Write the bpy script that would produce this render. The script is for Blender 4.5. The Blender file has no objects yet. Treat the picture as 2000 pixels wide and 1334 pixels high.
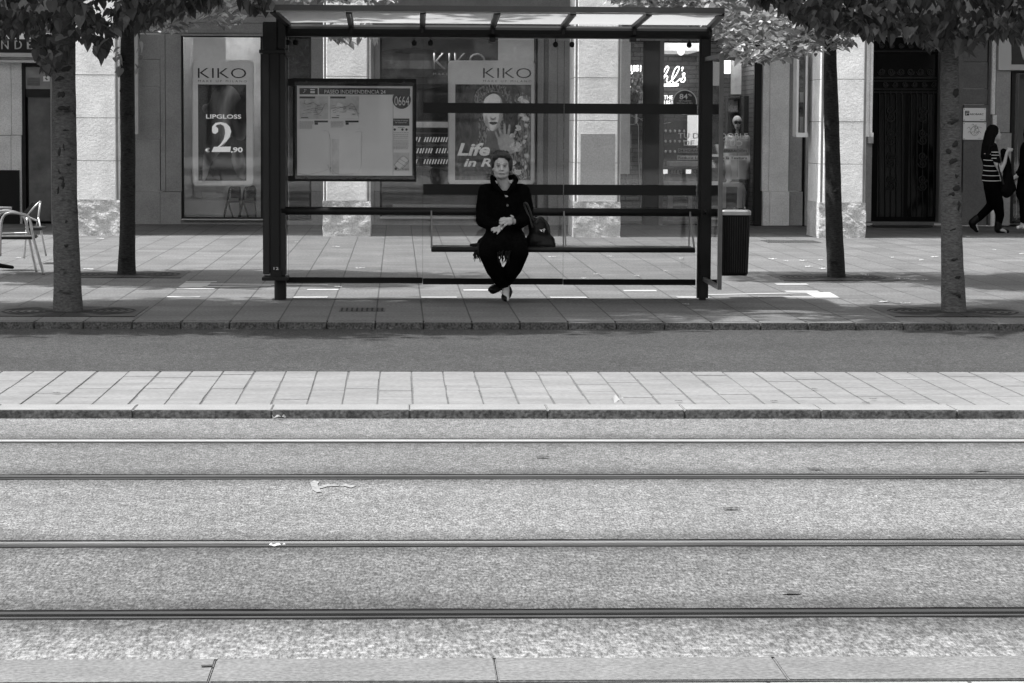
import bpy, bmesh, math, random
from mathutils import Vector, Matrix, noise
from math import pi, sin, cos, radians, atan, atan2, sqrt
SC = bpy.context.scene
COL = SC.collection
random.seed(7)

# ---------------------------------------------------------------- camera
FPX, CH = 5150.0, 1.53                    # focal length in pixels of the 2000 px wide photograph, eye height
th = atan(416/FPX); ps = atan(225/FPX*cos(th)); rho = .005
fw = Vector((sin(ps)*cos(th), cos(ps)*cos(th), -sin(th)))
r0 = Vector((cos(ps), -sin(ps), 0)); u0 = r0.cross(fw)
RT = r0*cos(rho)+u0*sin(rho); UP = -r0*sin(rho)+u0*cos(rho)
CAMP = Vector((0, 0, CH))
cd = bpy.data.cameras.new('camera'); cam = bpy.data.objects.new('camera', cd); COL.objects.link(cam)
cd.sensor_fit = 'HORIZONTAL'; cd.sensor_width = 36; cd.lens = FPX/2000*36
cd.clip_start = .1; cd.clip_end = 1000
cam.matrix_world = Matrix(((RT.x, UP.x, -fw.x, 0), (RT.y, UP.y, -fw.y, 0), (RT.z, UP.z, -fw.z, CH), (0, 0, 0, 1)))
SC.camera = cam
# ---------------------------------------------------------------- sky, sun, exposure
SUN_EL, SUN_AZ = radians(66), radians(-84)   # azimuth measured from -Y (camera side) towards -X
sdir = Vector((sin(SUN_AZ)*cos(SUN_EL), -cos(SUN_AZ)*cos(SUN_EL), sin(SUN_EL)))   # towards the sun
w = bpy.data.worlds.new('World'); SC.world = w; w.use_nodes = True
nt = w.node_tree; bg = nt.nodes['Background']
sky = nt.nodes.new('ShaderNodeTexSky'); sky.sky_type = 'NISHITA'; sky.sun_disc = False
sky.sun_elevation = SUN_EL; sky.sun_rotation = atan2(sdir.x, sdir.y); sky.dust_density = 4; sky.air_density = 1.5
hs = nt.nodes.new('ShaderNodeHueSaturation'); hs.inputs['Saturation'].default_value = 0   # the photograph is black and white
nt.links.new(sky.outputs[0], hs.inputs['Color']); nt.links.new(hs.outputs[0], bg.inputs[0]); bg.inputs[1].default_value = .14
sl = bpy.data.lights.new('sun', 'SUN'); sl.energy = 3.9; sl.angle = radians(1.2)
so = bpy.data.objects.new('sun', sl); COL.objects.link(so); so.rotation_euler = sdir.to_track_quat('Z', 'Y').to_euler(); so.location = (-20, -5, 30)
def shop_fill(px, z, dy, watts):
    l = bpy.data.lights.new('shop_fill', 'POINT'); l.energy = watts; l.shadow_soft_size = .12
    o = bpy.data.objects.new('shop_fill', l); COL.objects.link(o); o.location = ((px-775)*(41.8+dy)/FPX, 41.8+dy, z)
shop_fill(1420, 3.2, .5, 26); shop_fill(1330, 3.2, .6, 16); shop_fill(830, 3.2, .55, 42); shop_fill(480, 3.2, .6, 8)     # unseen fill lights added to brighten the shop displays
SC.view_settings.view_transform = 'Standard'; SC.view_settings.look = 'None'; SC.view_settings.exposure = 0.78; SC.view_settings.gamma = 1
SC.cycles.max_bounces = 8; SC.cycles.transparent_max_bounces = 24; SC.cycles.caustics_reflective = False; SC.cycles.caustics_refractive = False

# ---------------------------------------------------------------- placing helpers (photo pixel -> real point at a real depth)
def ray(px, py): return fw*FPX+RT*(px-1000)-UP*(py-667)
def W(px, py, Y):
    d = ray(px, py); return CAMP+d*(Y/d.y)
def G(px, py, z=0):
    d = ray(px, py); return CAMP+d*((z-CH)/d.z)
def RC(a, b, c, d, Y):                    # pixel rectangle left, top, right, bottom -> x0, x1, z0, z1
    m = (b+d)/2; n = (a+c)/2
    return W(a, m, Y).x, W(c, m, Y).x, W(n, d, Y).z, W(n, b, Y).z

# ---------------------------------------------------------------- materials
def newmat(name):
    m = bpy.data.materials.new(name); m.use_nodes = True
    return m, m.node_tree, m.node_tree.nodes['Principled BSDF']
def g3(v): return (v, v, v, 1)
def ramp(nt, fac, pts):
    r = nt.nodes.new('ShaderNodeValToRGB'); e = r.color_ramp.elements
    while len(e) < len(pts): e.new(.5)
    for k, (p, v) in enumerate(pts): e[k].position = p; e[k].color = g3(v)
    nt.links.new(fac, r.inputs[0]); return r.outputs[0]
def tex(nt, scale, detail=4, rough=.6, vec=None, stretch=None, kind='ShaderNodeTexNoise'):
    t = nt.nodes.new(kind); t.inputs['Scale'].default_value = scale
    if kind == 'ShaderNodeTexNoise': t.inputs['Detail'].default_value = detail; t.inputs['Roughness'].default_value = rough
    if vec is None:
        c = nt.nodes.new('ShaderNodeTexCoord'); vec = c.outputs['Object']
    if stretch:
        mp = nt.nodes.new('ShaderNodeMapping'); mp.inputs['Scale'].default_value = stretch
        nt.links.new(vec, mp.inputs[0]); vec = mp.outputs[0]
    nt.links.new(vec, t.inputs['Vector']); return t.outputs[0]
def mul(nt, a, b, op='MULTIPLY'):
    m = nt.nodes.new('ShaderNodeMixRGB'); m.blend_type = op; m.inputs[0].default_value = 1
    nt.links.new(a, m.inputs[1])
    if isinstance(b, float): m.inputs[2].default_value = g3(b)
    else: nt.links.new(b, m.inputs[2])
    return m.outputs[0]
def mixf(nt, f, a, b):
    m = nt.nodes.new('ShaderNodeMixRGB')
    for i, v in ((0, f), (1, a), (2, b)):
        if isinstance(v, (int, float)): m.inputs[i].default_value = v if i == 0 else g3(v)
        else: nt.links.new(v, m.inputs[i])
    return m.outputs[0]
def bump(nt, bs, h, dist, strength=1):
    b = nt.nodes.new('ShaderNodeBump'); b.inputs['Distance'].default_value = dist; b.inputs['Strength'].default_value = strength
    nt.links.new(h, b.inputs['Height']); nt.links.new(b.outputs[0], bs.inputs['Normal'])
def M(name, v, rough=.6, metal=0, var=.25, scale=6, fine=0, fscale=120, bd=0, bsc=60, stretch=None, spec=.5, emit=0):
    """grey material: v albedo, var coarse variation, fine speckle, bd bump distance"""
    m, nt, bs = newmat(name)
    bs.inputs['Roughness'].default_value = rough; bs.inputs['Metallic'].default_value = metal
    bs.inputs['Specular IOR Level'].default_value = spec
    col = None
    if var:
        col = ramp(nt, tex(nt, scale, 5, .6, stretch=stretch), [(.3, v*(1-var)), (.7, v*(1+var))])
    if fine:
        f = ramp(nt, tex(nt, fscale, 2, .5, stretch=stretch), [(.3, 1-fine), (.7, 1+fine)])
        col = mul(nt, f, col) if col else mul(nt, f, float(v))
    if col: nt.links.new(col, bs.inputs['Base Color'])
    else: bs.inputs['Base Color'].default_value = g3(v)
    if bd: bump(nt, bs, tex(nt, bsc, 3, .6, stretch=stretch), bd)
    if emit:
        bs.inputs['Emission Color'].default_value = g3(1); bs.inputs['Emission Strength'].default_value = emit
    return m
def brickmat(name, v, bw, rh, mortar, jv, offset=0, off=(0, 0, 0), rot=(0, 0, 0), var=.12, fine=.2, fscale=90, rough=.75, bd=.002, blot=.2, smooth=.1, swap=None, warp=0):
    m, nt, bs = newmat(name)
    c = nt.nodes.new('ShaderNodeTexCoord'); mp = nt.nodes.new('ShaderNodeMapping')
    mp.inputs['Location'].default_value = off; mp.inputs['Rotation'].default_value = rot
    nt.links.new(c.outputs['Object'], mp.inputs[0])
    vec = mp.outputs[0]
    if warp:
        nz = nt.nodes.new('ShaderNodeTexNoise'); nz.inputs['Scale'].default_value = 6; nt.links.new(c.outputs['Object'], nz.inputs['Vector'])
        vm = nt.nodes.new('ShaderNodeVectorMath'); vm.operation = 'SCALE'; vm.inputs['Scale'].default_value = warp; nt.links.new(nz.outputs['Color'], vm.inputs[0])
        va = nt.nodes.new('ShaderNodeVectorMath'); nt.links.new(vec, va.inputs[0]); nt.links.new(vm.outputs[0], va.inputs[1]); vec = va.outputs[0]
    b = nt.nodes.new('ShaderNodeTexBrick'); b.offset = offset; b.squash = 1
    nt.links.new(vec, b.inputs['Vector'])
    b.inputs['Scale'].default_value = 1; b.inputs['Brick Width'].default_value = bw; b.inputs['Row Height'].default_value = rh
    b.inputs['Mortar Size'].default_value = mortar; b.inputs['Mortar Smooth'].default_value = smooth
    b.inputs['Color1'].default_value = g3(v*(1-var)); b.inputs['Color2'].default_value = g3(v*(1+var)); b.inputs['Mortar'].default_value = g3(jv)
    col = b.outputs['Color']
    col = mul(nt, col, ramp(nt, tex(nt, fscale, 2, .5), [(.3, 1-fine), (.7, 1+fine)]))
    col = mul(nt, col, ramp(nt, tex(nt, 1.7, 6, .65), [(.3, 1-blot), (.7, 1+blot)]))
    nt.links.new(col, bs.inputs['Base Color']); bs.inputs['Roughness'].default_value = rough
    h = mixf(nt, b.outputs['Fac'], 1.0, 0.0)
    h = mixf(nt, .25, h, tex(nt, fscale, 2, .6))
    bump(nt, bs, h, bd*2)
    return m

def glassmat(name, tint=.9, refl=1.0, dirt=.0, ior=1.45):
    m = bpy.data.materials.new(name); m.use_nodes = True; nt = m.node_tree; nt.nodes.clear()
    o = nt.nodes.new('ShaderNodeOutputMaterial'); t = nt.nodes.new('ShaderNodeBsdfTransparent'); t.inputs[0].default_value = g3(tint)
    gl = nt.nodes.new('ShaderNodeBsdfGlossy'); gl.inputs['Roughness'].default_value = .02; gl.inputs[0].default_value = g3(.95)
    fr = nt.nodes.new('ShaderNodeFresnel'); fr.inputs[0].default_value = ior
    ml = nt.nodes.new('ShaderNodeMath'); ml.operation = 'MULTIPLY'; ml.inputs[1].default_value = refl; ml.use_clamp = True; nt.links.new(fr.outputs[0], ml.inputs[0])
    x = nt.nodes.new('ShaderNodeMixShader'); nt.links.new(ml.outputs[0], x.inputs[0]); nt.links.new(t.outputs[0], x.inputs[1]); nt.links.new(gl.outputs[0], x.inputs[2])
    last = x.outputs[0]
    if dirt:
        d = nt.nodes.new('ShaderNodeBsdfDiffuse'); d.inputs[0].default_value = g3(.5)
        y = nt.nodes.new('ShaderNodeMixShader')
        f = ramp(nt, tex(nt, 3, 6, .7, stretch=(1, 1, .35)), [(.35, 0.0), (.75, dirt)])
        nt.links.new(f, y.inputs[0]); nt.links.new(last, y.inputs[1]); nt.links.new(d.outputs[0], y.inputs[2]); last = y.outputs[0]
    nt.links.new(last, o.inputs[0]); return m
def frosted(name, v=.8):
    m = bpy.data.materials.new(name); m.use_nodes = True; nt = m.node_tree; nt.nodes.clear()
    o = nt.nodes.new('ShaderNodeOutputMaterial'); t = nt.nodes.new('ShaderNodeBsdfTranslucent'); t.inputs[0].default_value = g3(v); fr = nt.nodes.new('ShaderNodeFresnel'); fr.inputs[0].default_value = 1.5
    d = nt.nodes.new('ShaderNodeBsdfGlossy'); d.inputs[0].default_value = g3(.95); d.inputs['Roughness'].default_value = .12
    x = nt.nodes.new('ShaderNodeMixShader'); mh = nt.nodes.new('ShaderNodeMath'); mh.operation = 'MULTIPLY'; mh.inputs[1].default_value = .3; nt.links.new(fr.outputs[0], mh.inputs[0]); nt.links.new(mh.outputs[0], x.inputs[0])
    nt.links.new(t.outputs[0], x.inputs[1]); nt.links.new(d.outputs[0], x.inputs[2]); nt.links.new(x.outputs[0], o.inputs[0]); return m
def leafmat(name, v, lit):
    m = bpy.data.materials.new(name); m.use_nodes = True; nt = m.node_tree; nt.nodes.clear()
    o = nt.nodes.new('ShaderNodeOutputMaterial'); bs = nt.nodes.new('ShaderNodeBsdfPrincipled'); t = nt.nodes.new('ShaderNodeBsdfTranslucent')
    ge = nt.nodes.new('ShaderNodeNewGeometry')
    c = ramp(nt, ge.outputs['Random Per Island'], [(0, v*.3), (.7, v), (1, v*2.4)])
    nt.links.new(c, bs.inputs['Base Color']); bs.inputs['Roughness'].default_value = .45
    c2 = ramp(nt, ge.outputs['Random Per Island'], [(0, lit*.6), (1, lit*1.5)]); nt.links.new(c2, t.inputs[0])
    x = nt.nodes.new('ShaderNodeMixShader'); x.inputs[0].default_value = .3
    nt.links.new(bs.outputs[0], x.inputs[1]); nt.links.new(t.outputs[0], x.inputs[2]); nt.links.new(x.outputs[0], o.inputs[0]); return m

# ---------------------------------------------------------------- object bookkeeping
ORG = {}
def tag(o, label=None, cat=None, group=None, kind=None):
    if label: o['label'] = label
    if cat: o['category'] = cat
    if group: o['group'] = group
    if kind: o['kind'] = kind
    return o
def thing(name, loc, label, cat, group=None):
    o = bpy.data.objects.new(name, None); COL.objects.link(o); o.location = loc; o.empty_display_size = .2
    ORG[o.name] = Vector(loc); return tag(o, label, cat, group)
class MB:
    def __init__(s): s.b = bmesh.new()
    def box(s, x0, x1, y0, y1, z0, z1, bev=0):
        if x1 < x0: x0, x1 = x1, x0
        if z1 < z0: z0, z1 = z1, z0
        if y1 < y0: y0, y1 = y1, y0
        r = bmesh.ops.create_cube(s.b, size=1, matrix=Matrix.Translation(((x0+x1)/2, (y0+y1)/2, (z0+z1)/2)) @ Matrix.Diagonal((x1-x0, y1-y0, z1-z0, 1)))
        if bev:
            es = list({e for v in r['verts'] for e in v.link_edges})
            bmesh.ops.bevel(s.b, geom=es, offset=bev, segments=2, affect='EDGES')
        return s
    def bar(s, p0, p1, w, h=None, n=0):
        """bar between two points; n>0 round"""
        p0 = Vector(p0); p1 = Vector(p1); d = p1-p0; q = d.to_track_quat('Z', 'Y').to_matrix().to_4x4()
        mx = Matrix.Translation((p0+p1)/2) @ q
        if n: bmesh.ops.create_cone(s.b, cap_ends=True, segments=n, radius1=w, radius2=h if h is not None else w, depth=d.length, matrix=mx)
        else: bmesh.ops.create_cube(s.b, size=1, matrix=mx @ Matrix.Diagonal((w, h or w, d.length, 1)))
        return s
    def tube(s, pts, r, n=10, cap=True):
        pts = [Vector(p) for p in pts]; rs = r if isinstance(r, (list, tuple)) else [r]*len(pts)
        rings = []; ref = None
        for i, p in enumerate(pts):
            t = (pts[min(i+1, len(pts)-1)]-pts[max(i-1, 0)]).normalized()
            if ref is None: ref = t.orthogonal().normalized()
            a = (ref-t*ref.dot(t)).normalized(); ref = a; bb = t.cross(a)
            rings.append([s.b.verts.new(p+(a*cos(2*pi*k/n)+bb*sin(2*pi*k/n))*rs[i]) for k in range(n)])
        for i in range(len(rings)-1):
            for k in range(n): s.b.faces.new((rings[i][k], rings[i][(k+1) % n], rings[i+1][(k+1) % n], rings[i+1][k]))
        if cap: s.b.faces.new(rings[0][::-1]); s.b.faces.new(rings[-1])
        return s
    def loft(s, rings, cap=True):
        R = [[s.b.verts.new(Vector(p)) for p in rg] for rg in rings]; n = len(R[0])
        for i in range(len(R)-1):
            for k in range(n): s.b.faces.new((R[i][k], R[i][(k+1) % n], R[i+1][(k+1) % n], R[i+1][k]))
        if cap: s.b.faces.new(R[0][::-1]); s.b.faces.new(R[-1])
        return s
    def ell(s, c, r, rot=(0, 0, 0), seg=16):
        from mathutils import Euler
        bmesh.ops.create_uvsphere(s.b, u_segments=seg, v_segments=max(6, seg//2), radius=1, matrix=Matrix.Translation(c) @ Euler(rot).to_matrix().to_4x4() @ Matrix.Diagonal((r[0], r[1], r[2], 1)))
        return s
    def limb(s, pts, rs, n=12):
        """closed tapered chain with round joints (for remeshing)"""
        pts = [Vector(p) for p in pts]
        for i, p in enumerate(pts): bmesh.ops.create_uvsphere(s.b, u_segments=n, v_segments=8, radius=rs[i], matrix=Matrix.Translation(p))
        for i in range(len(pts)-1):
            if (pts[i+1]-pts[i]).length > 1e-5: s.bar(pts[i], pts[i+1], rs[i], rs[i+1], n)
        return s
    def prism(s, pts, Y, t=.002):
        """pts (x,z) polygon facing the street at depth Y, thickness t going back"""
        f = [s.b.verts.new((x, Y, z)) for x, z in pts]; k = [s.b.verts.new((x, Y+t, z)) for x, z in pts]; n = len(pts)
        s.b.faces.new(f); s.b.faces.new(k[::-1])
        for i in range(n): s.b.faces.new((f[i], k[i], k[(i+1) % n], f[(i+1) % n]))
        return s
    def px(s, pts, Y, t=.002, smooth=False):
        if smooth: pts = crom(pts, 5)
        return s.prism([(W(a, b, Y).x, W(a, b, Y).z) for a, b in pts], Y, t)
    def strip(s, pts, wd, Y, t=.002, n=4):
        """thin line through pixel points on plane Y"""
        P = [W(a, b, Y) for a, b in (crom(pts, n, False) if n > 1 else pts)]
        for i in range(len(P)-1):
            if (P[i+1]-P[i]).length > 1e-6: s.bar(P[i], P[i+1], wd, wd if wd < t else t)
        return s
    def text(s, body, cx, z, h, Y, depth=.003, width=None, bold=0, shear=0, spacing=1.0):
        """capital height h, centred on cx, baseline z; width forces the total width"""
        c = bpy.data.curves.new('t', 'FONT'); c.body = body; c.size = 1; c.align_x = 'CENTER'; c.offset = bold; c.shear = shear
        c.space_character = spacing; c.resolution_u = 3
        o = bpy.data.objects.new('t', c); COL.objects.link(o); bpy.context.view_layer.update()
        me = bpy.data.meshes.new_from_object(o.evaluated_get(bpy.context.evaluated_depsgraph_get()))
        bpy.data.objects.remove(o); bpy.data.curves.remove(c)
        if not me.vertices: return s
        xs = [v.co.x for v in me.vertices]; k = h/.73; kx = k
        if width: kx = width/(max(xs)-min(xs))
        mid = (max(xs)+min(xs))/2
        tb = bmesh.new(); tb.from_mesh(me); bpy.data.meshes.remove(me)
        for v in tb.verts: v.co = Vector((cx+(v.co.x-mid)*kx, Y, z+v.co.y*k))
        r = bmesh.ops.extrude_face_region(tb, geom=tb.faces[:])
        for v in [g for g in r['geom'] if isinstance(g, bmesh.types.BMVert)]: v.co.y -= depth
        m2 = bpy.data.meshes.new('t2'); tb.to_mesh(m2); tb.free(); s.b.from_mesh(m2); bpy.data.meshes.remove(m2)
        return s
    def tpx(s, body, x0, x1, yb, yt, Y, **k):
        """text spanning pixels x0..x1, baseline yb, cap top yt"""
        a = W(x0, yb, Y); b = W(x1, yb, Y); t = W((x0+x1)/2, yt, Y)
        return s.text(body, (a.x+b.x)/2, (a.z+b.z)/2, t.z-(a.z+b.z)/2, Y, width=b.x-a.x, **k)
    def pxbox(s, a, b, c, d, Y0, Y1, bev=0):
        x0, x1, z0, z1 = RC(a, b, c, d, Y0); return s.box(x0, x1, Y0, Y1, z0, z1, bev)
    def build(s, name, mat, parent=None, smooth=False, fixn=True):
        if fixn: bmesh.ops.recalc_face_normals(s.b, faces=s.b.faces[:])
        me = bpy.data.meshes.new(name); 
        if parent is not None: off = ORG[parent.name]
        else:
            co = [v.co for v in s.b.verts]
            off = Vector(((min(v.x for v in co)+max(v.x for v in co))/2, (min(v.y for v in co)+max(v.y for v in co))/2, min(v.z for v in co)))
        bmesh.ops.translate(s.b, verts=s.b.verts[:], vec=-off)
        s.b.to_mesh(me); s.b.free()
        if isinstance(mat, (list, tuple)):
            for m in mat: me.materials.append(m)
        else: me.materials.append(mat)
        if smooth:
            for p in me.polygons: p.use_smooth = True
        o = bpy.data.objects.new(name, me); COL.objects.link(o)
        if parent is not None: o.parent = parent
        else: o.location = off
        ORG[o.name] = off.copy()
        return o
    def fuse(s, name, mat, parent=None, voxel=.006, smooth=3):
        """remesh everything collected into ONE continuous surface"""
        o = s.build(name, mat, parent, fixn=False)
        r = o.modifiers.new('r', 'REMESH'); r.mode = 'VOXEL'; r.voxel_size = voxel; r.use_smooth_shade = True
        if smooth:
            k = o.modifiers.new('s', 'SMOOTH'); k.iterations = smooth; k.factor = .5
        bpy.context.view_layer.update()
        me = bpy.data.meshes.new_from_object(o.evaluated_get(bpy.context.evaluated_depsgraph_get()))
        me.name = name; o.modifiers.clear(); old = o.data; o.data = me; bpy.data.meshes.remove(old)
        for p in me.polygons: p.use_smooth = True
        return o
def crom(pts, n, closed=True):
    out = []; L = len(pts); rng = range(L) if closed else range(L-1)
    for i in rng:
        if closed: p = [pts[(i+k-1) % L] for k in range(4)]
        else: p = [pts[max(0, min(L-1, i+k-1))] for k in range(4)]
        for j in range(n):
            t = j/n
            out.append(tuple(.5*((2*p[1][c])+(-p[0][c]+p[2][c])*t+(2*p[0][c]-5*p[1][c]+4*p[2][c]-p[3][c])*t*t+(-p[0][c]+3*p[1][c]-3*p[2][c]+p[3][c])*t**3) for c in range(len(p[1]))))
    if not closed: out.append(tuple(pts[-1]))
    return out
def copy_tree(o, parent=None):
    c = o.copy(); COL.objects.link(c); c.parent = parent
    for ch in list(o.children): copy_tree(ch, c)
    return c
def circ(cx, cy, rx, ry, n=20): return [(cx+rx*cos(2*pi*i/n), cy+ry*sin(2*pi*i/n)) for i in range(n)]
# ================================================================ GROUND
def struct(mb, name, mat, **k): return tag(mb.build(name, mat, **k), kind='structure')
KS = .382; KX0 = -2.85                                     # kerb and slab module measured along the street
m_slab = brickmat('paving_slabs', .125, KS, .58, .0065, .045, off=(KS*30-KX0, 0, 0), fine=.4, fscale=42, blot=.22, var=.12, bd=.0015)
m_kerb = M('granite_kerb', .115, .8, var=.15, fine=.45, fscale=85, bd=.004, bsc=70)
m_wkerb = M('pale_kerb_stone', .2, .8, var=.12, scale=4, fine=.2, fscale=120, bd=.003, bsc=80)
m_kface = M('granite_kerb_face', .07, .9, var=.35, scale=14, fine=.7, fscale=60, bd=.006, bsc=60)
m_wface = M('kerb_face_grime_shade', .09, .9, var=.4, scale=10, fine=.6, fscale=50, bd=.006, bsc=60)
def facing(o, m):  # faces towards the street take a darker material: grime and shade in its colour
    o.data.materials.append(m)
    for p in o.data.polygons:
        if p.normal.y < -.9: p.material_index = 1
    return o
def speck(name, v, zones=None, fs=62, con=.56, bd=.006):
    """exposed aggregate, zones = [(y, factor)...] tone of separately poured strips"""
    m, nt, bs = newmat(name); bs.inputs['Roughness'].default_value = .9; bs.inputs['Specular IOR Level'].default_value = .25
    a = ramp(nt, tex(nt, fs, 4, .7, stretch=(2.1, .5, 1)), [(.36, 1-con), (.5, 1), (.62, 1+con)])
    b = ramp(nt, tex(nt, fs*.28, 3, .6, stretch=(1, .5, 1)), [(.35, .84), (.65, 1.13)])
    c = ramp(nt, tex(nt, .9, 5, .6, stretch=(.6, 1, 1)), [(.3, .85), (.7, 1.14)])
    col = mul(nt, mul(nt, mul(nt, a, b), c), float(v))
    v2 = nt.nodes.new('ShaderNodeTexVoronoi'); v2.inputs['Scale'].default_value = fs*.62; tc = nt.nodes.new('ShaderNodeTexCoord'); nt.links.new(tc.outputs['Object'], v2.inputs['Vector'])
    col = mul(nt, col, ramp(nt, v2.outputs['Distance'], [(.1, 1.18), (.62, .72)]))
    if zones:
        sx = nt.nodes.new('ShaderNodeSeparateXYZ'); nt.links.new(tc.outputs['Object'], sx.inputs[0])
        mr = nt.nodes.new('ShaderNodeMapRange'); mr.inputs[1].default_value = 0; mr.inputs[2].default_value = 20
        wob = nt.nodes.new('ShaderNodeMath'); wob.operation = 'ADD'; nn = nt.nodes.new('ShaderNodeMath'); nn.operation = 'MULTIPLY_ADD'
        nt.links.new(tex(nt, 1.3, 5, .7), nn.inputs[0]); nn.inputs[1].default_value = .3; nn.inputs[2].default_value = -.15
        nt.links.new(sx.outputs[1], wob.inputs[0]); nt.links.new(nn.outputs[0], wob.inputs[1])
        nt.links.new(wob.outputs[0], mr.inputs[0])
        col = mul(nt, col, ramp(nt, mr.outputs[0], [(y/20, f) for y, f in zones]))
    nt.links.new(col, bs.inputs['Base Color']); bump(nt, bs, tex(nt, fs, 4, .7, stretch=(2.1, .5, 1)), bd); return m
RZ = [8.79, 10.30, 12.29, 13.71]
ZN = [(8.6, .8)]+[q for y in RZ for q in ((y+.001, .5), (y+.16, .66), (y+.34, .95), (y+.9, 1.0))][:15]
ZN = []
for i_, y in enumerate(RZ):
    if i_ and y-RZ[i_-1] > .8: ZN += [(y-.38, 1.0), (y-.17, .68)]
    ZN += [(y, .45), (y+.17, .66), (y+.4, 1.0)]
m_track = speck('track_concrete', .17, zones=ZN)
m_asph = speck('asphalt', .056, fs=60, con=.55, bd=.006)
m_ground = M('ground_dust', .2, .9)

struct(MB().box(-220, 220, -220, 320, -1, -.16), 'ground', m_ground)
o = struct(MB().box(-30, 34, 20.96, 48, -.14, 0), 'pavement', m_slab); 
# move the mesh origin to the world origin so that the slab grid lines up with the kerb joints
def org0(o):
    o.data.transform(Matrix.Translation(o.location)); o.location = (0, 0, 0); ORG[o.name] = Vector(); return o
org0(o)
k = MB(); j = 0
for i in range(-70, 84):
    x = KX0+i*KS
    dz = random.uniform(-.002, .002); dy = random.uniform(-.004, .004)
    k.box(x+.0045, x+KS-.0045, 20.775+dy, 20.952, -.14, .0+dz, bev=.005)
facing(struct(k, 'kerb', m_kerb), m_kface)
struct(MB().box(-30, 34, 17.14, 20.97, -.2, -.055), 'road', m_asph)
# pale stone band between road and tram tracks, built from separate slabs
m_band = M('pale_paving_stone', .165, .8, var=.2, scale=3, fine=.25, fscale=80, bd=.0025, bsc=45, stretch=(.5, 1.6, 1))
m_mort = M('dark_mortar', .09, .9, var=.4, scale=25)
k = MB(); sp = .2035; x = -.113-sp*110
for i in range(230):
    y = 15.07; x0 = x+i*sp
    while y < 17.10:
        L = random.choice((.3, .42, .5, .62)); y1 = min(y+L, 17.13)
        if 17.13-y1 < .12: y1 = 17.13
        tz = random.uniform(-.0035, .003); jit = random.uniform(-.003, .003)
        if abs(x0) < 12: k.box(x0+.0046+jit, x0+sp-.0046+jit, y+.0001, y1-.0001, -.12, -.053+tz*.5, bev=.0022)
        y = y1
struct(k, 'paving_band', m_band)
struct(MB().box(-24, 24, 15.07, 17.139, -.15, -.058), 'band_joints', m_mort)
k = MB()
for i in range(-20, 22):
    x = .07+i*.776; dz = random.uniform(-.002, .002)
    k.box(x+.002, x+.774, 14.76+random.uniform(-.006, .006), 15.065, -.16, -.05+dz, bev=.005)
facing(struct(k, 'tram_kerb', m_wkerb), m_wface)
# track bed pieces between the rail channels
RY = [13.71, 12.29, 10.30, 8.79]
m_t = [m_track, speck('track_concrete_b', .155, zones=ZN), speck('track_concrete_c', .178, zones=ZN), speck('track_concrete_d', .132, fs=52, zones=ZN), speck('track_concrete_e', .15, fs=44, zones=[(8.0, 1.3), (8.25, 1.15), (8.5, .85), (8.72, .5)])]
edges = [14.80]+[y+.1 for y in RY]; e2 = [y-.1 for y in RY]
segs = [(RY[0]+.085, 14.80), (RY[1]+.085, RY[0]-.105), (RY[2]+.085, RY[1]-.105), (RY[3]+.085, RY[2]-.105), (8.03, RY[3]-.105)]
for i, (a, b) in enumerate(segs):
    # slightly wavy edges of the poured concrete
    k = MB(); bm = k.b; n = 420; X0, X1 = -14, 15
    va = []; vb = []
    for q in range(n+1):
        x = X0+(X1-X0)*q/n
        wa = .012*noise.noise((x*2.3, i*7.1, 0))+.006*noise.noise((x*11, i*3.3, 5)); wb = .012*noise.noise((x*2.3, i*5.7, 9))+.006*noise.noise((x*11, i*2.1, 3))
        va.append(bm.verts.new((x, a+(wa if i < 4 else 0), -.1))); vb.append(bm.verts.new((x, b+(wb if i > 0 else 0.02), -.1)))
    for q in range(n): bm.faces.new((va[q], va[q+1], vb[q+1], vb[q]))
    org0(struct(k, 'track_bed', m_t[i]))
struct(MB().box(-14, 15, 8.02, 14.82, -.158, -.115), 'track_base', M('dark_grout', .05, .9))
# near edge: smooth concrete coping and the pavement the photographer stands on
m_cop = M('smooth_concrete', .125, .85, var=.15, scale=5, fine=.3, fscale=60, bd=.002, bsc=50)
k = MB()
for x0, x1 in ((-9, -3.3), (-3.298, -.5565), (-.5535, .2975), (.3005, 1.1605), (1.1635, 3.9), (3.903, 9)):
    k.box(x0, x1, 7.69, 8.026, -.2, -.098, bev=.004)
struct(k, 'coping', m_cop)
struct(MB().box(-14, 15, -6, 7.675, -.2, -.104), 'near_pavement', brickmat('near_slabs', .25, .6, .4, .006, .07, .5))
struct(MB().box(-60, 60, -18, -6.01, -.2, -.11), 'far_road', m_asph)
struct(MB().box(-60, 60, -52, -18.01, -.2, -.05), 'opposite_pavement', M('opp_paving', .25, .8))
# spike-like stain cross on the coping joint
# ---- rails: each a thing of its own
m_rub = M('rubber_seal', .013, 1.0, spec=0, var=.5, scale=9, stretch=(.3, 1, 1), fine=.4, fscale=60)
m_steel = M('polished_steel', .85, .38, metal=1, var=.08, scale=3, stretch=(.2, 8, 1))
m_steels = [M('polished_steel_a', .8, .42, metal=.7, var=.2, scale=.3), M('worn_steel', .08, .6, metal=.1, spec=.2, var=.2, scale=3, stretch=(.2, 8, 1)), M('polished_steel_b', .6, .3, metal=.8, var=.5, scale=.35, stretch=(1, 8, 1)), M('worn_steel_b', .04, .7, spec=.1, metal=0, var=.3, scale=3, stretch=(.2, 8, 1))]
m_groove = M('groove_dirt', .02, .9)
rl = ['tram rail beside the pale stone kerb, farthest from the camera, with a bright polished head', 'thin dull tram rail, second from the pale stone kerb', 'tram rail just behind the white scrap of paper, with a bright polished left half', 'nearest tram rail, wide and dark, in front of the darker concrete strip']
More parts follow.
